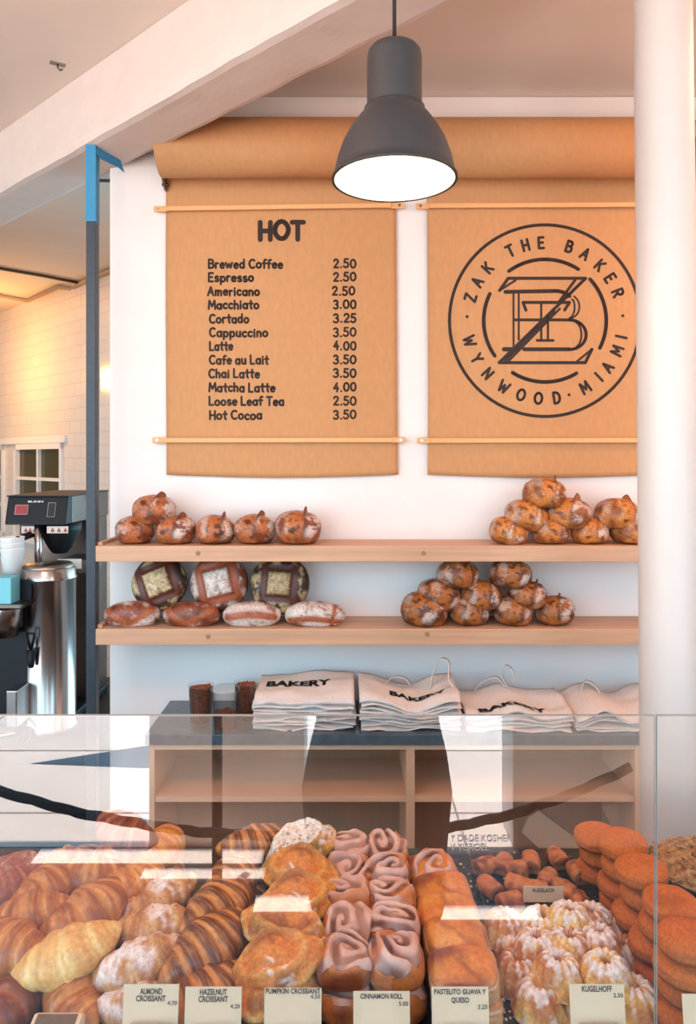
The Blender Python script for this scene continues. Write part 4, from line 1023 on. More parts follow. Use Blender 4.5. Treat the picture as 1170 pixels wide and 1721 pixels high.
CRO = [
 # px, py, layer, yaw, roll, scale, kind, label
 (18, 1676, 1, 82, 0, 1.05, ('dark', 0), 'dark brown croissant in the front left corner of the case'),
 (124, 1668, 1, -62, 0, 1.08, ('mid', 0), 'golden brown croissant in the front row left of almond croissants'),
 (118, 1596, 2, 20, -14, 1.16, ('pale', 0), 'pale yellow croissant lying diagonally above the front row'),
 (14, 1582, 2, -18, 8, 1.05, ('mid', 1), 'croissant at left edge level with the pale yellow one'),
 (158, 1524, 2, 62, 0, 1.22, ('mid', 2), 'large banded croissant directly behind the pale yellow one'),
 (52, 1534, 2, 12, -8, 1.08, ('mid', 1), 'croissant with pale bands left of the large banded one'),
 (82, 1486, 2, 70, 0, 1.12, ('mid', 0), 'croissant end-on in third row from the left edge'),
 (8, 1488, 2, 40, 0, 1.1, ('rose', 0), 'dusty pinkish croissant at left edge of the third row'),
 (150, 1470, 2, 5, 6, 1.08, ('mid', 2), 'croissant lying across just behind the large banded one'),
 (222, 1482, 2, 48, 0, 1.08, ('gold', 0), 'croissant between the large banded one and the almond croissants'),
 (38, 1464, 2, -20, 0, 1.1, ('rose', 0), 'dusty croissant in the fourth row near left edge'),
 (105, 1454, 2, 25, 0, 1.05, ('mid', 1), 'croissant half veiled by reflection in the back rows, left'),
 (202, 1436, 2, 35, 0, 1.05, ('mid', 0), 'croissant half veiled by reflection in the back rows, centre'),
 (272, 1420, 2, 75, 0, 1.08, ('gold', 0), 'bright golden curled croissant at the back right of croissants'),
 (205, 1392, 3, -22, 12, 1.0, ('dark', 1), 'reddish dark croissant topmost at the back of the pile'),
 # under layer
 (70, 1632, 1, 30, 0, 1.0, ('dark', 1), 'shadowed croissant under the pale yellow diagonal one'),
 (22, 1618, 1, 0, 0, 1.0, ('dark', 0), 'croissant in bottom layer near left edge, second row'),
 (160, 1598, 1, 15, 0, 1.0, ('mid', 1), 'bottom layer croissant under the large banded one'),
 (60, 1568, 1, 60, 0, 1.0, ('mid', 0), 'bottom layer croissant beneath the banded left one'),
 (205, 1548, 1, 35, 0, 1.0, ('mid', 2), 'bottom layer croissant left of the almond pile'),
 (120, 1530, 1, 80, 0, 1.0, ('dark', 0), 'bottom layer croissant deep in the third row'),
 (30, 1515, 1, 10, 0, 1.0, ('dark', 1), 'bottom layer croissant under the dusty left ones'),
 (245, 1510, 1, 60, 0, 1.0, ('mid', 1), 'bottom layer croissant beside the rear almond croissant'),
 (170, 1492, 1, 0, 0, 1.0, ('mid', 0), 'bottom layer croissant in fourth row, centre'),
 (75, 1478, 1, 30, 0, 1.0, ('dark', 0), 'bottom layer croissant in fourth row, left'),
 (270, 1472, 1, 70, 0, 1.0, ('mid', 2), 'bottom layer croissant under the golden curled one'),
 (205, 1458, 1, 20, 0, 1.0, ('mid', 1), 'bottom layer croissant at the back under the reddish one'),
 (125, 1450, 1, 50, 0, 1.0, ('dark', 1), 'bottom layer croissant at the back left'),
]
for (px, py, ly, yaw, roll, s, (k, i), lab) in CRO:
    place('croissant', KINDS[k][i], px, py, dl(py, ly), lab, gC, 'croissant', yaw, 0, roll, s)
gL = 'almond croissants'
for (px, py, d, yaw, roll, s, i, lab) in (
 (238, 1676, 1.0, 12, -6, 1.0, 1, 'sugared almond croissant behind the almond price card'),
 (234, 1612, 1.035, 14, -16, 1.08, 0, 'whitest almond croissant, second from front in its column'),
 (262, 1553, 1.10, 4, -8, 1.10, 2, 'flaky almond croissant, third from front in its column'),
 (272, 1506, 1.17, 28, -16, 1.10, 2, 'pale almond croissant at the back of its column'),
 (262, 1568, 1.15, -10, 0, .95, 1, 'almond croissant hidden low in the middle of the column'),
 (250, 1628, 1.09, 30, 0, .95, 2, 'almond croissant low behind the front one')):
    place('almond_croissant', KINDS['almond'][i], px, py, d, lab, gL, 'croissant', yaw, 0, roll, s)
gH = 'hazelnut croissants'
for (px, py, d, yaw, roll, s, i, lab) in (
 (352, 1662, 1.0, 40, 0, 1.05, 1, 'striped croissant behind the hazelnut price card'),
 (352, 1582, 1.06, 52, -10, 1.18, 0, 'boldly striped hazelnut croissant, large, second from front'),
 (368, 1518, 1.14, 62, 0, 1.15, 1, 'striped hazelnut croissant, third from front in its column'),
 (390, 1472, 1.22, 70, 0, 1.05, 0, 'striped hazelnut croissant behind the reflected blocks'),
 (428, 1412, 1.33, 30, 0, 1.0, 1, 'dark striped croissant at the back beside sugared pumpkin one'),
 (380, 1580, 1.13, 40, 0, 1.0, 0, 'striped croissant in the bottom layer, second row'),
 (395, 1520, 1.22, 40, 0, 1.0, 1, 'striped croissant in the bottom layer, third row'),
 (425, 1462, 1.33, 40, 0, 1.0, 0, 'striped croissant in the bottom layer at the back')):
    place('hazelnut_croissant', KINDS['hazel'][i], px, py, d, lab, gH, 'croissant', yaw, 0, roll, s)

def turnover(seed, L, Wd, H, sugar):
    """folded triangular pastry: a puffed panel framed by raised, paler folded edges"""
    org = L3(220, 136, 66); ye = L3(228, 178, 96); gr = L3(146, 122, 62); dk = L3(146, 78, 40)
    def fn(u, v):
        th = 2*PI*u; ph = PI*v
        sx, sy, sz = math.sin(ph)*math.cos(th), math.sin(ph)*math.sin(th), math.cos(ph)
        tri = 1-.34*max(0, sy)-.22*abs(sx)
        x = L/2*spow(sx, .85)*(1-.30*max(0, sy)); y = Wd/2*spow(sy, .85)*(1-.24*abs(sx)); z = H/2*spow(sz, .8)*(1-.38*abs(sx)**2)
        rad = math.hypot(x/(L/2), y/(Wd/2))
        lip = math.exp(-(sz/.20)**2); rim = math.exp(-((rad-.74)/.11)**2)*(sz > 0)
        x *= 1+.10*lip; y *= 1+.14*lip
        n1 = N(x, y, z, 20, seed); n2 = N(x, y, z, 48, seed+1); n3 = N(x, y, z, 100, seed+2)
        k = .11*n1+.07*n2; x *= 1+k; y *= 1+k; z *= 1+k*1.4
        z += H*(.10*rim-.06*math.exp(-((rad-.52)/.07)**2)*(sz > 0)+.05*n3*(sz > 0))+.07*H*math.sin(x/L*11+seed)*max(0, sz)
        z = max(z, -H*.42)
        c = mix(org, dk, sst(.0, .5, n1+.6*n2)*.75)
        c = mix(c, dk, .3*math.exp(-((rad-.52)/.08)**2)*(sz > 0)*sst(-.2, .3, n1))
        c = mix(c, ye, max(lip, rim*.45)*.85)
        c = mix(c, gr, sst(.1, .45, N(x, y, z, 17, seed+4)-.05)*.8)
        w = sst(.05, .35, N(x, y, z, 15, seed+6)+.5*N(x, y, z, 120, seed+7)+sugar-.40+.30*(y/Wd*2))*sst(-.05*H, H*.2, z)
        c = mix(c, L3(240, 228, 216), w*.92)
        sp = sst(.32, .42, N(x, y, z, 190, seed+9)); c = mix(c, L3(92, 80, 50), sp*w*.7)
        return (x, y, z), c
    v, f, c = grid(84, 50, fn, wrapu=True)
    return cmesh('turnover_body', v, f, c, M['dry'])
PUM = [turnover(40, .124, .080, .056, .15), turnover(41, .122, .078, .056, .35), turnover(42, .115, .084, .064, .75)]
gP = 'pumpkin croissants'
for (px, py, d, yaw, pitch, roll, s, i, lab) in (
 (470, 1668, 1.0, 20, 0, 0, 1.0, 1, 'seed-topped pumpkin croissant behind its price card'),
 (472, 1606, 1.025, 8, 16, -16, 1.06, 0, 'orange pumpkin croissant, tilted, second from front'),
 (478, 1547, 1.08, -10, 14, 8, 1.04, 1, 'pumpkin croissant under reflected blocks, third from front'),
 (500, 1502, 1.14, 15, 18, -6, 1.0, 0, 'pumpkin croissant fourth from front'),
 (508, 1458, 1.21, -25, 18, 0, 1.05, 0, 'orange pumpkin croissant just under the sugared top one'),
 (512, 1412, 1.29, 22, 14, -18, 1.05, 2, 'heavily sugared pumpkin croissant topmost at the back'),
 (480, 1622, 1.08, 0, 0, 0, .95, 0, 'pumpkin croissant in the bottom layer, second row'),
 (490, 1560, 1.16, 10, 0, 0, .95, 1, 'pumpkin croissant in the bottom layer, third row'),
 (505, 1515, 1.245, 0, 0, 0, .95, 0, 'pumpkin croissant in the bottom layer, fourth row'),
 (515, 1466, 1.335, 0, 0, 0, .95, 1, 'pumpkin croissant in the bottom layer at the back')):
    place('pumpkin_croissant', PUM[i], px, py, d, lab, gP, 'croissant', yaw, pitch, roll, s)

def cinnamon(seed, S, H):
    bun = L3(208, 122, 60); dk = L3(130, 60, 32); cin = L3(104, 54, 40); ic = L3(228, 188, 174); ic2 = L3(204, 152, 136)
    ox, oy = .010*math.sin(seed*2.1), .010*math.cos(seed*1.3)
    def hh(x, y):
        wx = x+.022*N(x, y, 0, 19, seed+20)-ox; wy = y*1.15+.022*N(x, y, 3, 19, seed+21)-oy
        r = math.hypot(wx, wy); a = math.atan2(wy, wx); sp = (r/S*3.3-a/(2*PI)+seed*.37)
        amp = .0055*sst(.002, .010, r)*(.55+.9*sst(-.3, .4, N(x, y, 0, 22, seed+22)))
        return amp*math.cos(2*PI*sp)+.007*N(x, y, 0, 24, seed+2)+.003*N(x, y, 0, 60, seed+23), sp
    def fn(u, v):
        th = 2*PI*u; ph = PI*v
        sx, sy, sz = math.sin(ph)*math.cos(th), math.sin(ph)*math.sin(th), math.cos(ph)
        x = S/2*spow(sx, .66); y = S/2*spow(sy, .66); z = H/2*spow(sz, .60)
        k = .07*N(x, y, z, 24, seed); x *= 1+k; y *= 1+k
        h, sp = hh(x, y); topm = sst(.10*H, .42*H, z); z += topm*h; z = max(z, -.47*H)
        c = mix(bun, dk, sst(-.1, .5, N(x, y, z, 30, seed+1)))
        c = mix(c, cin, topm*(.5-.5*math.cos(2*PI*sp))*.9)
        return (x, y, z), c
    v, f, c = grid(72, 40, fn, wrapu=True); zmin = min(p[2] for p in v)
    body = cmesh('roll_body', v, f, c, M['pastry'])
    nr, na = 30, 84; v = []; cc = []; f = []
    for i in range(nr):
        for j in range(na):
            a = 2*PI*j/na; q = i/(nr-1)
            sq = 1/max(abs(math.cos(a)), abs(math.sin(a)))**.50
            rim = S*.49*sq*(.98+.05*math.sin(3*a+seed)+.03*math.sin(7*a+2*seed))
            r = rim*q; x, y = r*math.cos(a), r*math.sin(a); h, sp = hh(x, y)
            over = sst(.78, 1, q); drip = .007*over**2*(1.1+.5*math.sin(5*a+seed*3))
            z = H*.5*(1-.16*q**4)+h*.85+.0022-drip-zmin
            if q > .995: z -= .004
            v.append((x, y, z)); g = .5-.5*math.cos(2*PI*sp)
            k = mix(ic, ic2, .5+.8*N(x, y, 0, 34, seed+5)); k = mix(k, L3(92, 44, 34), sst(.25, .7, g)*(.45+.5*sst(-.15, .3, N(x, y, 0, 24, seed+6))))
            k = mix(k, bun, .8*sst(.25, .45, N(x, y, 0, 20, seed+9))*sst(.3, .6, q))
            cc.append(k)
    for i in range(nr-1):
        for j in range(na): f.append((i*na+j, i*na+(j+1) % na, (i+1)*na+(j+1) % na, (i+1)*na+j))
    return body, cmesh('icing', v, f, cc, M['icing'], ground=False)
CIN = [cinnamon(60+i, .078, .046) for i in range(6)]
gN = 'cinnamon rolls'
rown = ['front', 'second', 'third', 'fourth', 'back']
for ci, (X0, side) in enumerate(((-.004, 'left'), (.067, 'right'))):
    for r in range(5):
        d = 1.02+.066*r
        for ly in (1, 2):
            jx = random.uniform(-.003, .003)-.012*r*(.4 if ci else .1)+.004*r
            z = DZ+.0008+(.0475 if ly == 2 else 0)+.002*r*(ly == 2)
            t = thing('cinnamon_roll', '%s cinnamon roll in %s row, %s layer' % (side+'-hand', rown[r], 'iced top' if ly == 2 else 'bottom'), 'cinnamon roll', (X0+jx, d, z), (math.radians(random.uniform(0, 7) if ly == 2 else 0), math.radians(random.uniform(-5, 5) if ly == 2 else 0), math.radians(random.uniform(-14, 14)+90*((r+ci) % 4))), gN)
            b_, ic = CIN[(r*2+ci+ly*3) % 6]; link('body', b_, t)
            link('icing', ic, t)
def pastelito(seed, L, Wd, H, glaze=False):
    am = L3(216, 124, 54); dk = L3(138, 66, 38); cr = L3(228, 184, 138); sh = L3(196, 140, 100)
    def fn(u, v):
        th = 2*PI*u; ph = PI*v
        sx, sy, sz = math.sin(ph)*math.cos(th), math.sin(ph)*math.sin(th), math.cos(ph)
        x = L/2*spow(sx, .5); y = Wd/2*spow(sy, .5); z = H/2*spow(sz, .6)
        lay = math.sin(z/H*46+2*N(x, y, 0, 20, seed)); side = 1-sst(.22*H, .40*H, abs(z))
        k = 1+side*(.022*lay)+.03*N(x, y, z, 18, seed); x *= k; y *= k
        t = sst(.2*H, .45*H, z); z += t*(.10*H*math.cos(x/L*3)*math.cos(y/Wd*3)+.05*H*N(x, y, 0, 26, seed+1)-.06*H*math.exp(-((x+y*.8)/.012)**2))
        z = max(z, -.46*H)
        c = mix(am, dk, sst(.0, .5, N(x, y, z, 16, seed+3)+.5*sst(.75, 1.0, max(abs(x)/(L/2), abs(y)/(Wd/2)))-.15))
        c = mix(c, L3(234, 160, 80), t*.8*sst(.0, .5, N(x, y, z, 20, seed+6)))
        c = mix(c, dk, t*.55*math.exp(-((x+y*.8-.02*N(x, y, 0, 30, seed))/.007)**2))
        c = mix(c, mix(cr, sh, .5+.5*lay), side*.9)
        return (x, y, z), c
    v, f, c = grid(80, 44, fn, wrapu=True)
    return cmesh('pastelito_body', v, f, c, M['pastry'])
PAS = [pastelito(80+i, .094, .072, .048) for i in range(3)]
gG = 'guava and cheese pastelitos'
for r, (px, py, d, lab) in enumerate(((780, 1634, 1.01, 'front pastelito of the top layer with glossy orange top'), (764, 1580, 1.075, 'top layer pastelito, second from front'), (752, 1538, 1.135, 'top layer pastelito, third from front under pale reflection'), (742, 1500, 1.195, 'top layer pastelito, fourth from front'))):
    place('pastelito', PAS[r % 3], px, py, d, lab, gG, 'pastry', (-3, 4, -2, 8)[r], (10, 12, 12, 14)[r], (-4, 2, 0, -3)[r])
b_, ic = CIN[1]
place('glazed_pastelito', PAS[0], 722, 1464, 1.255, 'glossy orange pastelito under sugar icing at the back of its column', gG, 'pastry', 12, 12, 0, .95, parts=(('icing', (lambda: (lambda m: (m.transform(Matrix.Translation((0, 0, .004))), m)[1])(ic.copy()))()),))
for r, (px, d, lab) in enumerate(((783, 1.005, 'bottom layer pastelito behind the pastelito price card'), (768, 1.08, 'bottom layer pastelito in second row'), (756, 1.15, 'bottom layer pastelito in third row'), (742, 1.225, 'bottom layer pastelito in fourth row'), (728, 1.30, 'bottom layer pastelito at the back'))):
    place('pastelito', PAS[(r+1) % 3], px, 2000, d, lab, gG, 'pastry', (4, -6, 3, -2, 5)[r])

def rugelach(seed):
    br = L3(204, 122, 72); dk = L3(130, 66, 42); ye = L3(232, 180, 106)
    Ln, R = .046, .0165
    def fn(u, v):
        t = -1+2*u; th = 2*PI*v; at = abs(t)
        e = 1-max(0, (at-.86)/.14)**2*.35
        sp = (th/(2*PI)+.1) % 1
        r = R*e*(1+.16*sp)*(1+.12*N(math.cos(th), math.sin(th), t*2, 1.4, seed))*(1-.12*at*at)
        x = Ln/2*t
        if at >= .999: r *= .15; x *= .90
        y = r*math.cos(th); z = max(r*math.sin(th)*.9, -R*.6)
        c = mix(br, dk, sst(-.2, .5, N(x, y, z, 60, seed)+.5*sst(.92, 1, at)))
        c = mix(c, ye, .85*sst(.0, -R*.5, z))
        c = mix(c, dk, .7*(sp < .06)+.6*(at > .985))
        return (x, y, z), c
    v, f, c = grid(34, 30, fn, wrapv=True); return cmesh('rugelach_body', v, f, c, M['pastry'])
RUG = [rugelach(100+i) for i in range(4)]
gR = 'rugelach'
for i, (px, py, yaw, up, lab) in enumerate((
 (845, 1449, 60, 0, 'rugelach at the back just right of the white reflection'), (892, 1446, 78, 0, 'upright-looking rugelach at the back centre'), (937, 1440, 100, 0, 'rugelach at the back with pale yellow base'), (815, 1452, 30, 0, 'leftmost rugelach at the back'),
 (823, 1488, 115, 0, 'leftmost long rugelach in the middle row'), (872, 1484, -35, 0, 'second rugelach from left in the middle row'), (920, 1476, 60, 0, 'third rugelach from left in the middle row'), (971, 1464, 95, 0, 'rugelach right of the group near the donuts'),
 (857, 1512, 20, 0, 'front left rugelach by its price card'), (900, 1492, -10, 0, 'rugelach directly behind the rugelach price card'), (948, 1492, -50, 0, 'rugelach right behind the rugelach price card'), (975, 1516, 85, 0, 'front right rugelach alone right of its card'), (866, 1458, 10, 0, 'small rugelach between the two back ones'))):
    place('rugelach', RUG[i % 4], px, py, dl(py, 1)*(.765-.016)/(.765-.028), lab, gR, 'pastry', yaw, 0, 0, 1.0)

def kugelhopf(seed):
    ye = L3(236, 186, 104); br = L3(200, 128, 76); R = .038; H = .042
    prof = [(.30, 0), (.70, 0), (.97, .0), (1.06, .03), (1.04, .09), (.96, .22), (.88, .45), (.78, .68), (.64, .86), (.50, .97), (.36, .99), (.24, .93), (.16, .80), (.12, .5), (.30, 0)]
    pp = []
    for i in range(len(prof)-1):
        for s in range(3): t = s/3; pp.append((prof[i][0]*(1-t)+prof[i+1][0]*t, prof[i][1]*(1-t)+prof[i+1][1]*t))
    pp.append(prof[-1])
    def fn(u, v):
        k = v*(len(pp)-1); i = min(int(k), len(pp)-2); t = k-i; r = pp[i][0]*(1-t)+pp[i+1][0]*t; h = pp[i][1]*(1-t)+pp[i+1][1]*t
        th = 2*PI*u; fl = math.cos(11*(th+h*.35))
        r *= 1+.042*fl*sst(.3, .75, r)*sst(.02, .2, h); x, y = R*r*math.cos(th), R*r*math.sin(th); z = H*h*(1+.03*fl)
        q = 1+.05*N(x, y, z, 40, seed)+.03*N(x, y, z, 110, seed+1); x *= q; y *= q
        c = mix(ye, br, sst(-.2, .5, N(x, y, z, 30, seed+2)+.15))
        w = sst(-.35, .35, N(x, y, z, 60, seed+3)+.5*N(x, y, z, 190, seed+4)+.22*fl+.62*sst(.55, .95, h)+.35*(1-sst(.05, .15, h))-.42)
        c = mix(c, SUG, .9*w); c = mix(c, br, .8*sst(.22, .14, r)*sst(.1, .3, h))
        return (x, y, z), c
    v, f, c = grid(80, len(pp)*2, fn, wrapu=True); return cmesh('kugelhopf_body', v, f, c, M['dry'])
KUG = [kugelhopf(120+i) for i in range(4)]
gK = 'sugar dusted kugelhopf cakes'
for i, (px, py, d, pitch, roll, lab) in enumerate((
 (908, 1676, 1.02, 0, 0, 'front left kugelhopf cake standing on the granite'), (985, 1676, 1.02, 0, 0, 'kugelhopf cake directly behind the kugelhopf price card'), (1066, 1674, 1.02, 0, 0, 'front right kugelhopf cake right of its price card'),
 (872, 1640, 1.075, 0, 0, 'brownish kugelhopf low at left, second row'), (948, 1648, 1.09, 0, 0, 'kugelhopf cake in shade beneath the pyramid'), (1022, 1640, 1.09, 0, 0, 'kugelhopf cake low in second row, right'),
 (863, 1610, 1.13, 0, 0, 'brownish kugelhopf low at left, third row'), (1045, 1604, 1.11, 0, 0, 'kugelhopf peeking out at right of the pyramid, low'), (930, 1612, 1.155, 0, 0, 'kugelhopf buried in the middle of the pyramid'), (995, 1604, 1.16, 0, 0, 'kugelhopf buried in the right of the pyramid'),
 (855, 1592, 1.16, 0, 0, 'lower kugelhopf of the two at far left'), (850, 1556, 1.15, 4, 0, 'upper kugelhopf of the two at far left'),
 (936, 1630, 1.035, 0, -4, 'second tier kugelhopf at left, facing front'), (1018, 1630, 1.03, 0, 4, 'second tier kugelhopf at right, thick with sugar'),
 (905, 1592, 1.09, 3, -5, 'golden kugelhopf on second tier left of the pale one'), (957, 1590, 1.085, 0, 0, 'pale yellow kugelhopf at the centre of the pyramid'), (1004, 1583, 1.095, 0, 6, 'kugelhopf right of the pale yellow centre one'),
 (910, 1552, 1.14, 0, -6, 'upper left kugelhopf near the top of the pyramid'), (956, 1546, 1.125, 4, 0, 'kugelhopf at the very top of the pyramid'), (998, 1546, 1.15, 0, 8, 'upper right kugelhopf near the top of the pyramid'),
 (1015, 1560, 1.155, 0, 0, 'kugelhopf at the right rear of the pyramid'))):
    place('kugelhopf', KUG[i % 4], px, py, d, lab, gK, 'cake', (i*47) % 360, pitch, roll, 1.0)

def donut(seed):
    top = L3(198, 106, 50); bot = L3(152, 76, 40); band = L3(206, 130, 72); R = .0405; T = .038
    def fn(u, v):
        th = 2*PI*u; ph = PI*v; r = R*math.sin(ph)**.74; z = T/2*spow(math.cos(ph), .86)
        x, y = r*math.cos(th), r*math.sin(th)
        g = math.exp(-(z/(T*.07))**2); k = 1-.022*g+.025*N(x, y, z, 30, seed)+.01*N(x, y, z, 90, seed+1); x *= k; y *= k
        z += .0012*N(x, y, z, 60, seed+2)
        c = mix(mix(bot, top, sst(-.2*T, .3*T, z)), L3(150, 66, 28), .5*sst(0, .6, N(x, y, z, 34, seed+3)))
        c = mix(c, band, .35*math.exp(-((z+.04*T)/(T*.10))**2)); return (x, y, z), c
    v, f, c = grid(56, 34, fn, wrapu=True); return cmesh('donut_body', v, f, c, M['fried'])
DON = [donut(140+i) for i in range(3)]
gD = 'orange brown donuts in leaning stacks'
tiers = ['bottom', 'second', 'third', 'top']
for si, (px, d, n, nm) in enumerate(((1145, 1.0, 4, 'front stack'), (1112, 1.08, 4, 'second stack'), (1078, 1.16, 4, 'third stack'), (1050, 1.24, 4, 'fourth stack'), (1006, 1.335, 3, 'rear stack'))):
    for k in range(n):
        o = link('donut', DON[(si+k) % 3], None, (PX(px, d)+(random.uniform(-.008, .008) if k else 0), d+random.uniform(-.006, .006)-.004*k, DZ+.001+.0335*k))
        o.rotation_euler = (math.radians(random.uniform(0, 4)*(k > 0)), math.radians(random.uniform(-3, 3)*(k > 0)), random.uniform(0, 6))
        tag(o, '%s orange brown donut of the %s' % ('top' if k == n-1 else tiers[k], nm), 'donut', gD)

# granola bowl at the right end of the deck
bd = 1.40; bx = PX(1160, bd); br = 86/F*bd
t = thing('glass_bowl', 'clear glass bowl heaped with granola at the right end', 'bowl', (bx, bd-.055, DZ+.001))
bz = PZ(1420, bd)-DZ
zb_ = bz-.012
MB().lathe([(0.001, 0), (br*.5, 0), (br*.62, .006), (br*.82, zb_*.45), (br*.96, zb_), (br*.99, zb_), (br*.86, zb_*.45), (br*.66, .003)], 56).build('wall', M['plastic'], t, smooth=True)
M['oats'] = mat('oat_granola', (214, 166, 112), 0.85, nscale=90, color2=(132, 84, 48), bump=0.6)
g = MB(); prof = [(.001, .008), (br*.58, .010), (br*.78, zb_*.45), (br*.93, zb_*.97), (br*.8, zb_+.015), (br*.45, zb_+.028), (.001, zb_+.032)]
g.lathe(prof, 40)
for i in range(520):
    a = random.uniform(0, 2*PI); q = math.sqrt(random.random())*.93; s = random.uniform(.0028, .0065)
    z = zb_+.032-.035*q*q
    g.box(-s, s, -s*.7, s*.7, -s*.35, s*.35, Matrix.Translation((br*q*math.cos(a), br*q*math.sin(a), z+random.uniform(-.002, .004))) @ Matrix.Rotation(random.uniform(0, 6), 4, (random.random(), random.random(), random.random()+.1)))
o = g.build('granola', M['oats'], None, loc=(bx, bd-.055, DZ+.001)); tag(o, 'oat granola heaped in the glass bowl', 'granola', kind='stuff')

# crumbs on the granite
cb = MB()
for i in range(150):
    a = random.choice(((790, 1480, 60), (880, 1700, 40), (300, 1580, 60), (650, 1440, 90), (840, 1690, 30)))
    px = a[0]+random.gauss(0, a[2]*.6); py = a[1]+random.gauss(0, a[2]*.35)
    if py < 1432: continue
    d = .765*F/(py-HY); s = random.uniform(.0008, .0024)
    if d < .93: continue
    cb.box(-s, s, -s, s, 0, s, Matrix.Translation((PX(px, d), d, DZ+.0002)) @ Matrix.Rotation(random.uniform(0, 6), 4, 'Z'))
o = cb.build('crumbs', mat('pastry_crumbs', (222, 190, 150), .8)); tag(o, 'pastry crumbs scattered on the black granite deck', 'crumbs', kind='stuff')

# ------------------------------------------------------------------ price cards in their holders
M['card'] = mat('cream_card', (226, 200, 168), 0.7); M['holder'] = mat('cream_holder', (206, 184, 158), 0.45); M['groove'] = mat('worn_wood_slot', (120, 98, 82), 0.6, nscale=90, namt=.3)
M['card_ink'] = mat('card_ink', (74, 62, 58), 0.8)
def card(px0, px1, y0, y1, d, lines, price, label, size=10, pxs=None, tilt=8):
    xa, xb = PX(px0, d), PX(px1, d); zt = PZ(y0, d)-DZ; w = xb-xa; c = (xa+xb)/2
    t = thing('price_card', label, 'price card', (c, d, DZ+.0006))
    zc = .022
    T_ = Matrix.Translation((0, 0, 0)) @ Matrix.Rotation(math.radians(-tilt), 4, 'X')
    MB().box(-w/2, w/2, 0.0, 0.0012, zc, zt, T_).build('card', M['card'], t)
    cardo = t.children[0]
    # holder: sloping block with rounded lip and dark slot
    hw = w*.36; hk = min(2.8, (zt-.042)/.0235)
    MB().prism([(y_, z_*hk) for y_, z_ in ((-.022, 0), (.016, 0), (.016, .020), (-.001, .0235), (-.013, .0225), (-.0195, .018), (-.022, .010))], 'x', -hw, hw).build('holder', M['holder'], t, bevel=.002)
    h = t.children[1]
    MB().add([(-hw*.84, -.0203, .0172*hk), (hw*.84, -.0203, .0172*hk), (hw*.84, -.0137, .0227*hk), (-hw*.84, -.0137, .0227*hk)], [(0, 1, 2, 3)]).build('slot', M['groove'], h)
    pxl = d/F
    for i, (txt, yb, wd) in enumerate(lines):
        me = text_mesh('lettering', txt, 0.012, M['card_ink'], width=wd*pxl, bold=.00018, extrude=.0001)
        hh = max(v.co.z for v in me.vertices); k = size*pxl/hh
        xm = (min(v.co.x for v in me.vertices)+max(v.co.x for v in me.vertices))/2
        z0 = zt-(yb-y0)*pxl
        for v in me.vertices: v.co.x -= xm; v.co.z = v.co.z*k+z0; v.co.y -= .0006; v.co = T_ @ v.co
        link('lettering', me, cardo)
    if price:
        me = text_mesh('price', price[0], 0.008, M['card_ink'], width=16*pxl, extrude=.0001)
        hh = max(v.co.z for v in me.vertices); k = 6.5*pxl/hh; xm = max(v.co.x for v in me.vertices)
        z0 = zt-(price[1]-y0)*pxl
        for v in me.vertices: v.co.x += w/2-.002-xm; v.co.z = v.co.z*k+z0; v.co.y -= .0006; v.co = T_ @ v.co
        link('price', me, cardo)
cdist = .935
card(203, 297, 1666, 1721, cdist, [('ALMOND', 1681, 38), ('CROISSANT', 1692, 50)], ('4.70', 1698), 'cream price card reading ALMOND CROISSANT', 9)
card(308, 404, 1670, 1721, cdist, [('HAZELNUT', 1682, 46), ('CROISSANT', 1693, 50)], ('4.20', 1703), 'cream price card reading HAZELNUT CROISSANT', 9)
card(443, 540, 1672, 1721, cdist, [('PUMPKIN CROSSIANT', 1680, 93)], ('4.50', 1688), 'cream price card for PUMPKIN croissants', 8)
card(594, 690, 1677, 1721, cdist, [('CINNAMON ROLL', 1688, 72)], ('5.00', 1699), 'cream price card reading CINNAMON ROLL', 8)
card(727, 824, 1670, 1721, cdist, [('PASTELITO GUAVA Y', 1681, 88), ('QUESO', 1694, 30)], ('3.25', 1704), 'cream price card reading PASTELITO GUAVA Y QUESO', 8)
card(962, 1055, 1666, 1721, cdist, [('KUGELHOFF', 1677, 51)], ('2.50', 1686), 'cream price card reading KUGELHOFF', 9)
card(1153, 1248, 1681, 1721, cdist, [], None, 'blank looking price card cut off at lower right corner', 9)
card(880, 948, 1492, 1530, 1.235, [('RUGELACH', 1501, 36)], None, 'tan price card reading RUGELACH in the back row', 6, tilt=4)
# holder without a card, seen from above
d = .945
t = thing('card_holder', 'empty pale card holder with worn wooden top, front left', 'card holder', ((PX(51, d)+PX(134, d))/2, d, DZ+.0006))
hw = (PX(134, d)-PX(51, d))/2
MB().prism([(-.03, 0), (.022, 0), (.022, .040), (.012, .046), (-.012, .040), (-.026, .028), (-.031, .008)], 'x', -hw, hw).build('block', M['card'], t, bevel=.003)
MB().add([(-hw*.82, -.0105, .0412), (hw*.82, -.0105, .0412), (hw*.82, .0105, .0464), (-hw*.82, .0105, .0464)], [(0, 1, 2, 3)]).build('worn_top', M['groove'], t)
# ------------------------------------------------------------------ street side, seen mirrored in the case glass
def VP(px, py, D): return Vector((PX(px, D), 1.8-D, PZ(py, D)))     # a point whose mirror image in the glass sits at distance D
M['pillar'] = mat('arcade_plaster', (230, 212, 198), 0.8, nscale=5, namt=.12)
Dp = 3.42; yp = 1.8-Dp
struct(MB().box(PX(250, Dp), PX(512, Dp), yp-.25, yp, 0, CEIL).build('pillar', M['pillar'], bevel=.01))
struct(MB().box(PX(862, Dp), PX(1250, Dp), yp-.25, yp, 0, CEIL).build('pillar', M['pillar'], bevel=.01))
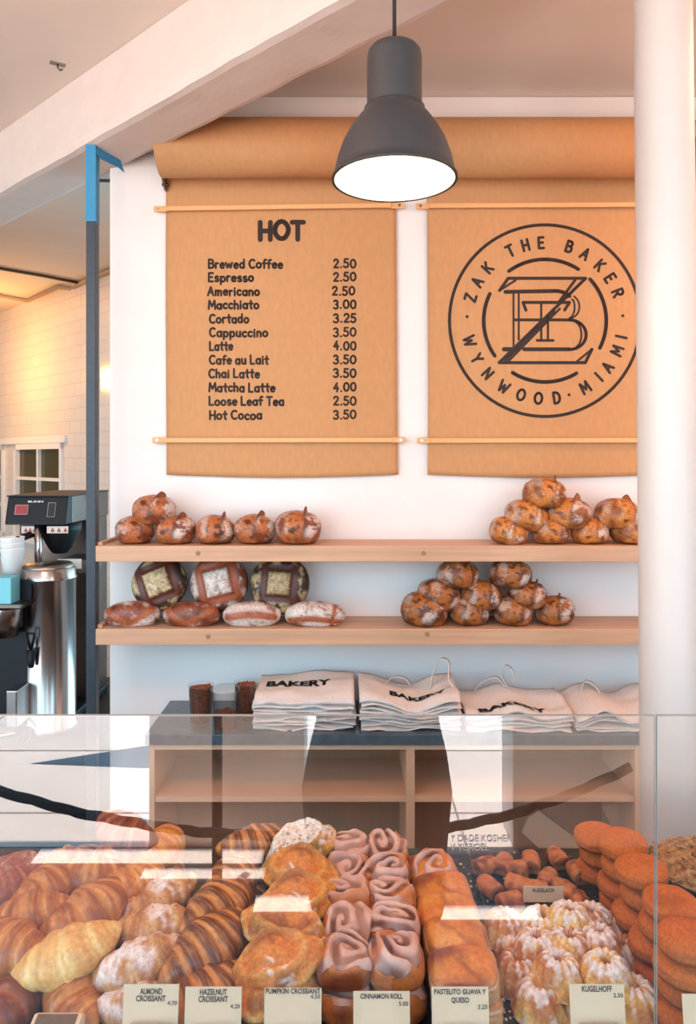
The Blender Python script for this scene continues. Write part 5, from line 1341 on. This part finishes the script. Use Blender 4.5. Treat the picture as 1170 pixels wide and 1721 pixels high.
# canopy over the shop front, with invented slots that let strips of sun through
def canopy():
    Y0, Y1 = -1.051, -.351
    slots = [(.444, .775, -1.03, -.880), (-1.41, -.38, -.900, -.775), (-.89, -.36, -.745, -.655), (-.377, -.144, -.54, -.425), (.036, .15, -.475, -.385), (.165, .76, -.470, -.375)]
    slots = [(a-.296, b-.296, c-.066, d-.066) for a, b, c, d in slots]
    xs = sorted({-9, 6, *[q for s in slots for q in s[:2]]}); ys = sorted({Y0, Y1, *[q for s in slots for q in s[2:] if Y0 < q < Y1]})
    mb = MB()
    for i in range(len(ys)-1):
        run = None
        for j in range(len(xs)-1):
            cx, cy = (xs[j]+xs[j+1])/2, (ys[i]+ys[i+1])/2
            hole = any(s[0] < cx < s[1] and s[2] < cy < s[3] for s in slots)
            if not hole and run is None: run = xs[j]
            if run is not None and (hole or j == len(xs)-2):
                mb.box(run, xs[j] if hole else xs[j+1], ys[i], ys[i+1], CEIL, CEIL+.04); run = None
    struct(mb.build('canopy', M['ceil']))
canopy()
# white slabs added to catch the slot sun as bright bars in the glass
M['slab'] = mat('added_slab_white', (244, 230, 218), .8, nscale=8, namt=.06)
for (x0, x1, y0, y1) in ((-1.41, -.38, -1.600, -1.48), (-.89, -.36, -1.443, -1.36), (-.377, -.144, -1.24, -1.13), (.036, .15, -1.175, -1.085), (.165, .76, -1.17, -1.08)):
    struct(MB().box(x0, x1, y0, y1, .0002, .004).build('added_sun_slab', M['slab']))
# dark sagging rope
pts = []
D = 2.62
for (x, y) in ((-140, 1282), (0, 1330), (130, 1366), (250, 1387), (330, 1398), (450, 1405), (560, 1404), (680, 1398), (757, 1391), (862, 1369), (960, 1335), (1060, 1290)): pts.append(VP(x, y, D))
M['rope'] = mat('dark_rope', (44, 36, 36), .8, nscale=60, namt=.4, bump=.5)
q2 = []
for i in range(len(pts)-1):
    for s_ in range(8): q2.append(pts[i].lerp(pts[i+1], s_/8))
q2.append(pts[-1])
rp = MB()
for k in range(3):
    rp.tube([p+Vector((0, math.cos(i*.55+k*2*PI/3), math.sin(i*.55+k*2*PI/3)))*.008 for i, p in enumerate(q2)], .0105, 8)
tag(rp.build('rope', M['rope'], smooth=True), 'dark twisted rope mirrored in the case glass, sagging across', 'rope')
t = thing('barrier_post', 'dark slim post mirrored in the glass among the croissants', 'post', (VP(365, 1490, 3.0).x, -1.2, 0))
MB().lathe([(.001, 0), (.13, 0), (.13, .01), (.02, .03), (.001, .03)], 32).build('base', M['black'], t, smooth=True)
MB().lathe([(.021, .02), (.021, 1.0), (.001, 1.01)], 20).build('shaft', M['black'], t, smooth=True)
# dark wedge laid on the pavement as a painted shadow
a = [VP(x, y, 1.8*F/(y-HY)) for x, y in ((52, 1284), (240, 1255), (330, 1240), (330, 1287), (240, 1291))]
struct(MB().prism([(p.x, p.y) for p in a][::-1], 'z', 0.0005, 0.003).build('painted_shadow', mat('shadow_blue_grey', (78, 96, 110), .9, nscale=10, namt=.3)))
# thin joints between paving slabs
jm = MB()
for y_ in (-1.95, -2.75, -3.9, -5.5): jm.box(-6, 6, y_-.006, y_+.006, .0003, .002)
for x_ in (-2.4, -.9, .55, 1.8): jm.box(x_-.005, x_+.005, -6, -1.0, .0003, .0021)
struct(jm.build('pavement_joints', mat('pavement_joint', (150, 132, 124), .9)))
# ------------------------------------------------------------------ photographer standing before the case (seen mirrored in the glass)
def skin_mesh(joints, edges, root, sub=2):
    names = list(joints); ix = {n: i for i, n in enumerate(names)}
    me = bpy.data.meshes.new('skel'); me.from_pydata([joints[n][0] for n in names], [(ix[a], ix[b]) for a, b in edges], []); me.update()
    o = bpy.data.objects.new('skel', me); COL.objects.link(o)
    o.modifiers.new('s', 'SKIN'); sd = o.modifiers.new('d', 'SUBSURF'); sd.levels = sub; sd.render_levels = sub
    for n in names:
        sv = me.skin_vertices[0].data[ix[n]]; r = joints[n][1]; sv.radius = r if isinstance(r, tuple) else (r, r); sv.use_root = n == root
    dg = bpy.context.evaluated_depsgraph_get(); m = bpy.data.meshes.new_from_object(o.evaluated_get(dg))
    bpy.data.objects.remove(o); return m
def photographer():
    cx, cy = .085, -.34
    J = {'pel': ((cx, cy, .97), (.145, .11)), 'sp': ((cx, cy, 1.13), (.12, .092)), 'ch': ((cx, cy-.01, 1.33), (.145, .10)), 'up': ((cx, cy, 1.44), (.09, .075)), 'nk': ((cx, cy+.015, 1.53), .052), 'hb': ((cx, cy+.03, 1.60), .058)}
    E = [('pel', 'sp'), ('sp', 'ch'), ('ch', 'up'), ('up', 'nk'), ('nk', 'hb')]
    for s, q in ((-1, 'l'), (1, 'r')):
        hx = .062*s
        J.update({'sh'+q: ((cx+.165*s, cy, 1.42), .055), 'el'+q: ((cx+.235*s, cy+.17, 1.36), .040), 'wr'+q: ((hx*1.35, -.085, 1.60), .027), 'pa'+q: ((hx*1.25, -.062, 1.675), (.034, .016)), 'hip'+q: ((cx+.085*s, cy, .88), .088), 'kn'+q: ((cx+.10*s, cy+.01, .50), .056), 'an'+q: ((cx+.105*s, cy-.03, .09), .037), 'to'+q: ((cx+.115*s, cy+.14, .035), .032)})
        E += [('up', 'sh'+q), ('sh'+q, 'el'+q), ('el'+q, 'wr'+q), ('wr'+q, 'pa'+q), ('pel', 'hip'+q), ('hip'+q, 'kn'+q), ('kn'+q, 'an'+q), ('an'+q, 'to'+q)]
        for k, (dz, ln) in enumerate(((.062, .92), (.040, 1.0), (.018, .95), (-.004, .8))):     # four fingers behind the phone
            b = (hx*1.15, -.048, 1.672+dz); m_ = (hx*.8-.004*s, -.028, 1.690+dz); t_ = (hx*.8-.034*s*ln, -.024, 1.694+dz)
            J.update({'f%d'%k+q: (b, .0095), 'g%d'%k+q: (m_, .0085), 'h%d'%k+q: (t_, .007)}); E += [('pa'+q, 'f%d'%k+q), ('f%d'%k+q, 'g%d'%k+q), ('g%d'%k+q, 'h%d'%k+q)]
        J.update({'t1'+q: ((hx*1.0, -.068, 1.70), .011), 't2'+q: ((hx*.78, -.060, 1.735), .009), 't3'+q: ((hx*.6, -.055, 1.76), .0075)}); E += [('wr'+q, 't1'+q), ('t1'+q, 't2'+q), ('t2'+q, 't3'+q)]
    me = skin_mesh(J, E, 'pel')
    # head with brow, nose, lips, chin and ears, joined to the neck
    hc = Vector((cx, cy+.045, 1.675)); hv = []; nu, nv = 56, 44
    for i in range(nu):
        for j in range(nv):
            th = 2*PI*i/nu; ph = PI*j/(nv-1); x, y, z = math.sin(ph)*math.cos(th), math.sin(ph)*math.sin(th), math.cos(ph)
            X, Y, Z = .075*x, .096*y, .118*z
            if z < 0: X *= 1+.24*z; Y *= 1+.12*z
            fr = max(0, y); gz = lambda z0, w: math.exp(-((z-z0)/w)**2); gx = lambda x0, w: math.exp(-((x-x0)/w)**2)
            Y += fr*(.020*gx(0, .16)*gz(-.22, .16)+.010*gx(0, .11)*gz(.0, .2)+.006*gz(.20, .08)*gx(0, .6)-.010*(gx(.38, .17)+gx(-.38, .17))*gz(.06, .10)+.006*gx(0, .28)*gz(-.52, .07)+.009*gx(0, .25)*gz(-.86, .14))
            X += .012*math.copysign(1, x)*math.exp(-((y+.05)/.14)**2)*gz(-.05, .24)*(abs(x) > .7)
            hv.append((hc.x+X, hc.y+Y, hc.z+Z))
    hf = [(i*nv+j, i*nv+j+1, ((i+1) % nu)*nv+j+1, ((i+1) % nu)*nv+j) for i in range(nu) for j in range(nv-1)]
    mb = MB(); mb.add([v.co for v in me.vertices], [tuple(p.vertices) for p in me.polygons]); mb.add(hv, hf)
    root = thing('person', 'person in dark loose clothes holding up a phone, mirrored in glass', 'person', (cx, cy, 0))
    off = Vector((cx, cy, 0))
    def put(mb, nm, m, par): mb.v = [tuple(Vector(p)-off) for p in mb.v]; return mb.build(nm, m, par, smooth=True)
    body = put(mb, 'body', mat('skin', (206, 156, 130), .55), root)
    cloth = mat('dark_cloth', (48, 40, 42), .85, nscale=20, namt=.2)
    # loose coat from shoulders to knees
    prof = [(1.475, .075, .07), (1.45, .15, .088), (1.40, .185, .112), (1.30, .178, .130), (1.15, .168, .126), (1.04, .178, .132), (.95, .200, .150), (.85, .216, .165), (.72, .206, .165), (.60, .20, .165), (.52, .198, .165), (.525, .19, .157), (.70, .196, .155)]
    cv = []; n = 56
    for (z, a, b) in prof:
        for k in range(n):
            th = 2*PI*k/n; w = 1+.025*math.sin(th*7+z*6)*sst(1.2, .6, z); cv.append((cx+a*w*math.cos(th), cy+b*w*math.sin(th), z))
    cf = [(i*n+k, i*n+(k+1) % n, (i+1)*n+(k+1) % n, (i+1)*n+k) for i in range(len(prof)-1) for k in range(n)]
    put(MB().add(cv, cf), 'coat', cloth, root)
    for s, q in ((-1, 'l'), (1, 'r')):
        A, B, Cc = (Vector(J[k+q][0]) for k in ('sh', 'el', 'wr'))
        pts = [A+Vector((-.03*s, 0, .0)), A, A.lerp(B, .5), B, B.lerp(Cc, .5), B.lerp(Cc, .93)]
        put(MB().tube(pts, [.075, .072, .062, .054, .046, .038], 18), 'sleeve', cloth, root)
        H_, K_, N_ = (Vector(J[k+q][0]) for k in ('hip', 'kn', 'an'))
        put(MB().tube([H_+Vector((0, 0, .04)), H_.lerp(K_, .5), K_, K_.lerp(N_, .5), N_+Vector((0, 0, .02))], [.10, .085, .068, .062, .056], 20), 'trouser_leg', mat('dark_denim', (38, 40, 50), .85), root)
        f = Vector(J['to'+q][0]); put(MB().tube([(N_.x, N_.y-.06, .045), (N_.x, N_.y, .05), (f.x, f.y-.05, .045), (f.x, f.y+.035, .036)], [.035, .045, .046, .030], 16), 'shoe', mat('dark_shoe', (30, 28, 28), .6), root)
    hh = []
    for (z, r0) in ((.125, .01), (.118, .045), (.09, .075), (.05, .088), (0, .092), (-.05, .09), (-.11, .08), (-.17, .07)):
        for k in range(40):
            th = 2*PI*k/40; face = max(0, math.sin(th)); open_ = face > .25 and z < .07
            rr = r0*(.55 if open_ and z < .05 else 1.0); hh.append((hc.x+rr*.95*math.cos(th), hc.y-.012+(rr*1.12*math.sin(th) if not open_ else min(rr*1.12*math.sin(th), .03)), hc.z+z+.004))
    put(MB().add(hh, [(i*40+k, i*40+(k+1) % 40, (i+1)*40+(k+1) % 40, (i+1)*40+k) for i in range(7) for k in range(40)]), 'hair', mat('dark_hair', (38, 28, 24), .6, nscale=90, namt=.4), root)
    ph = thing('phone', 'dark phone held up by the person mirrored in glass', 'phone', (0, -.045, 1.695))
    MB().box(-.037, .037, 0, .008, 0, .150).build('case', M['black'], ph, bevel=.003)
    MB().box(-.034, .034, -.0006, 0, .004, .146).build('screen', mat('phone_screen', (20, 22, 26), .1), ph)
photographer()
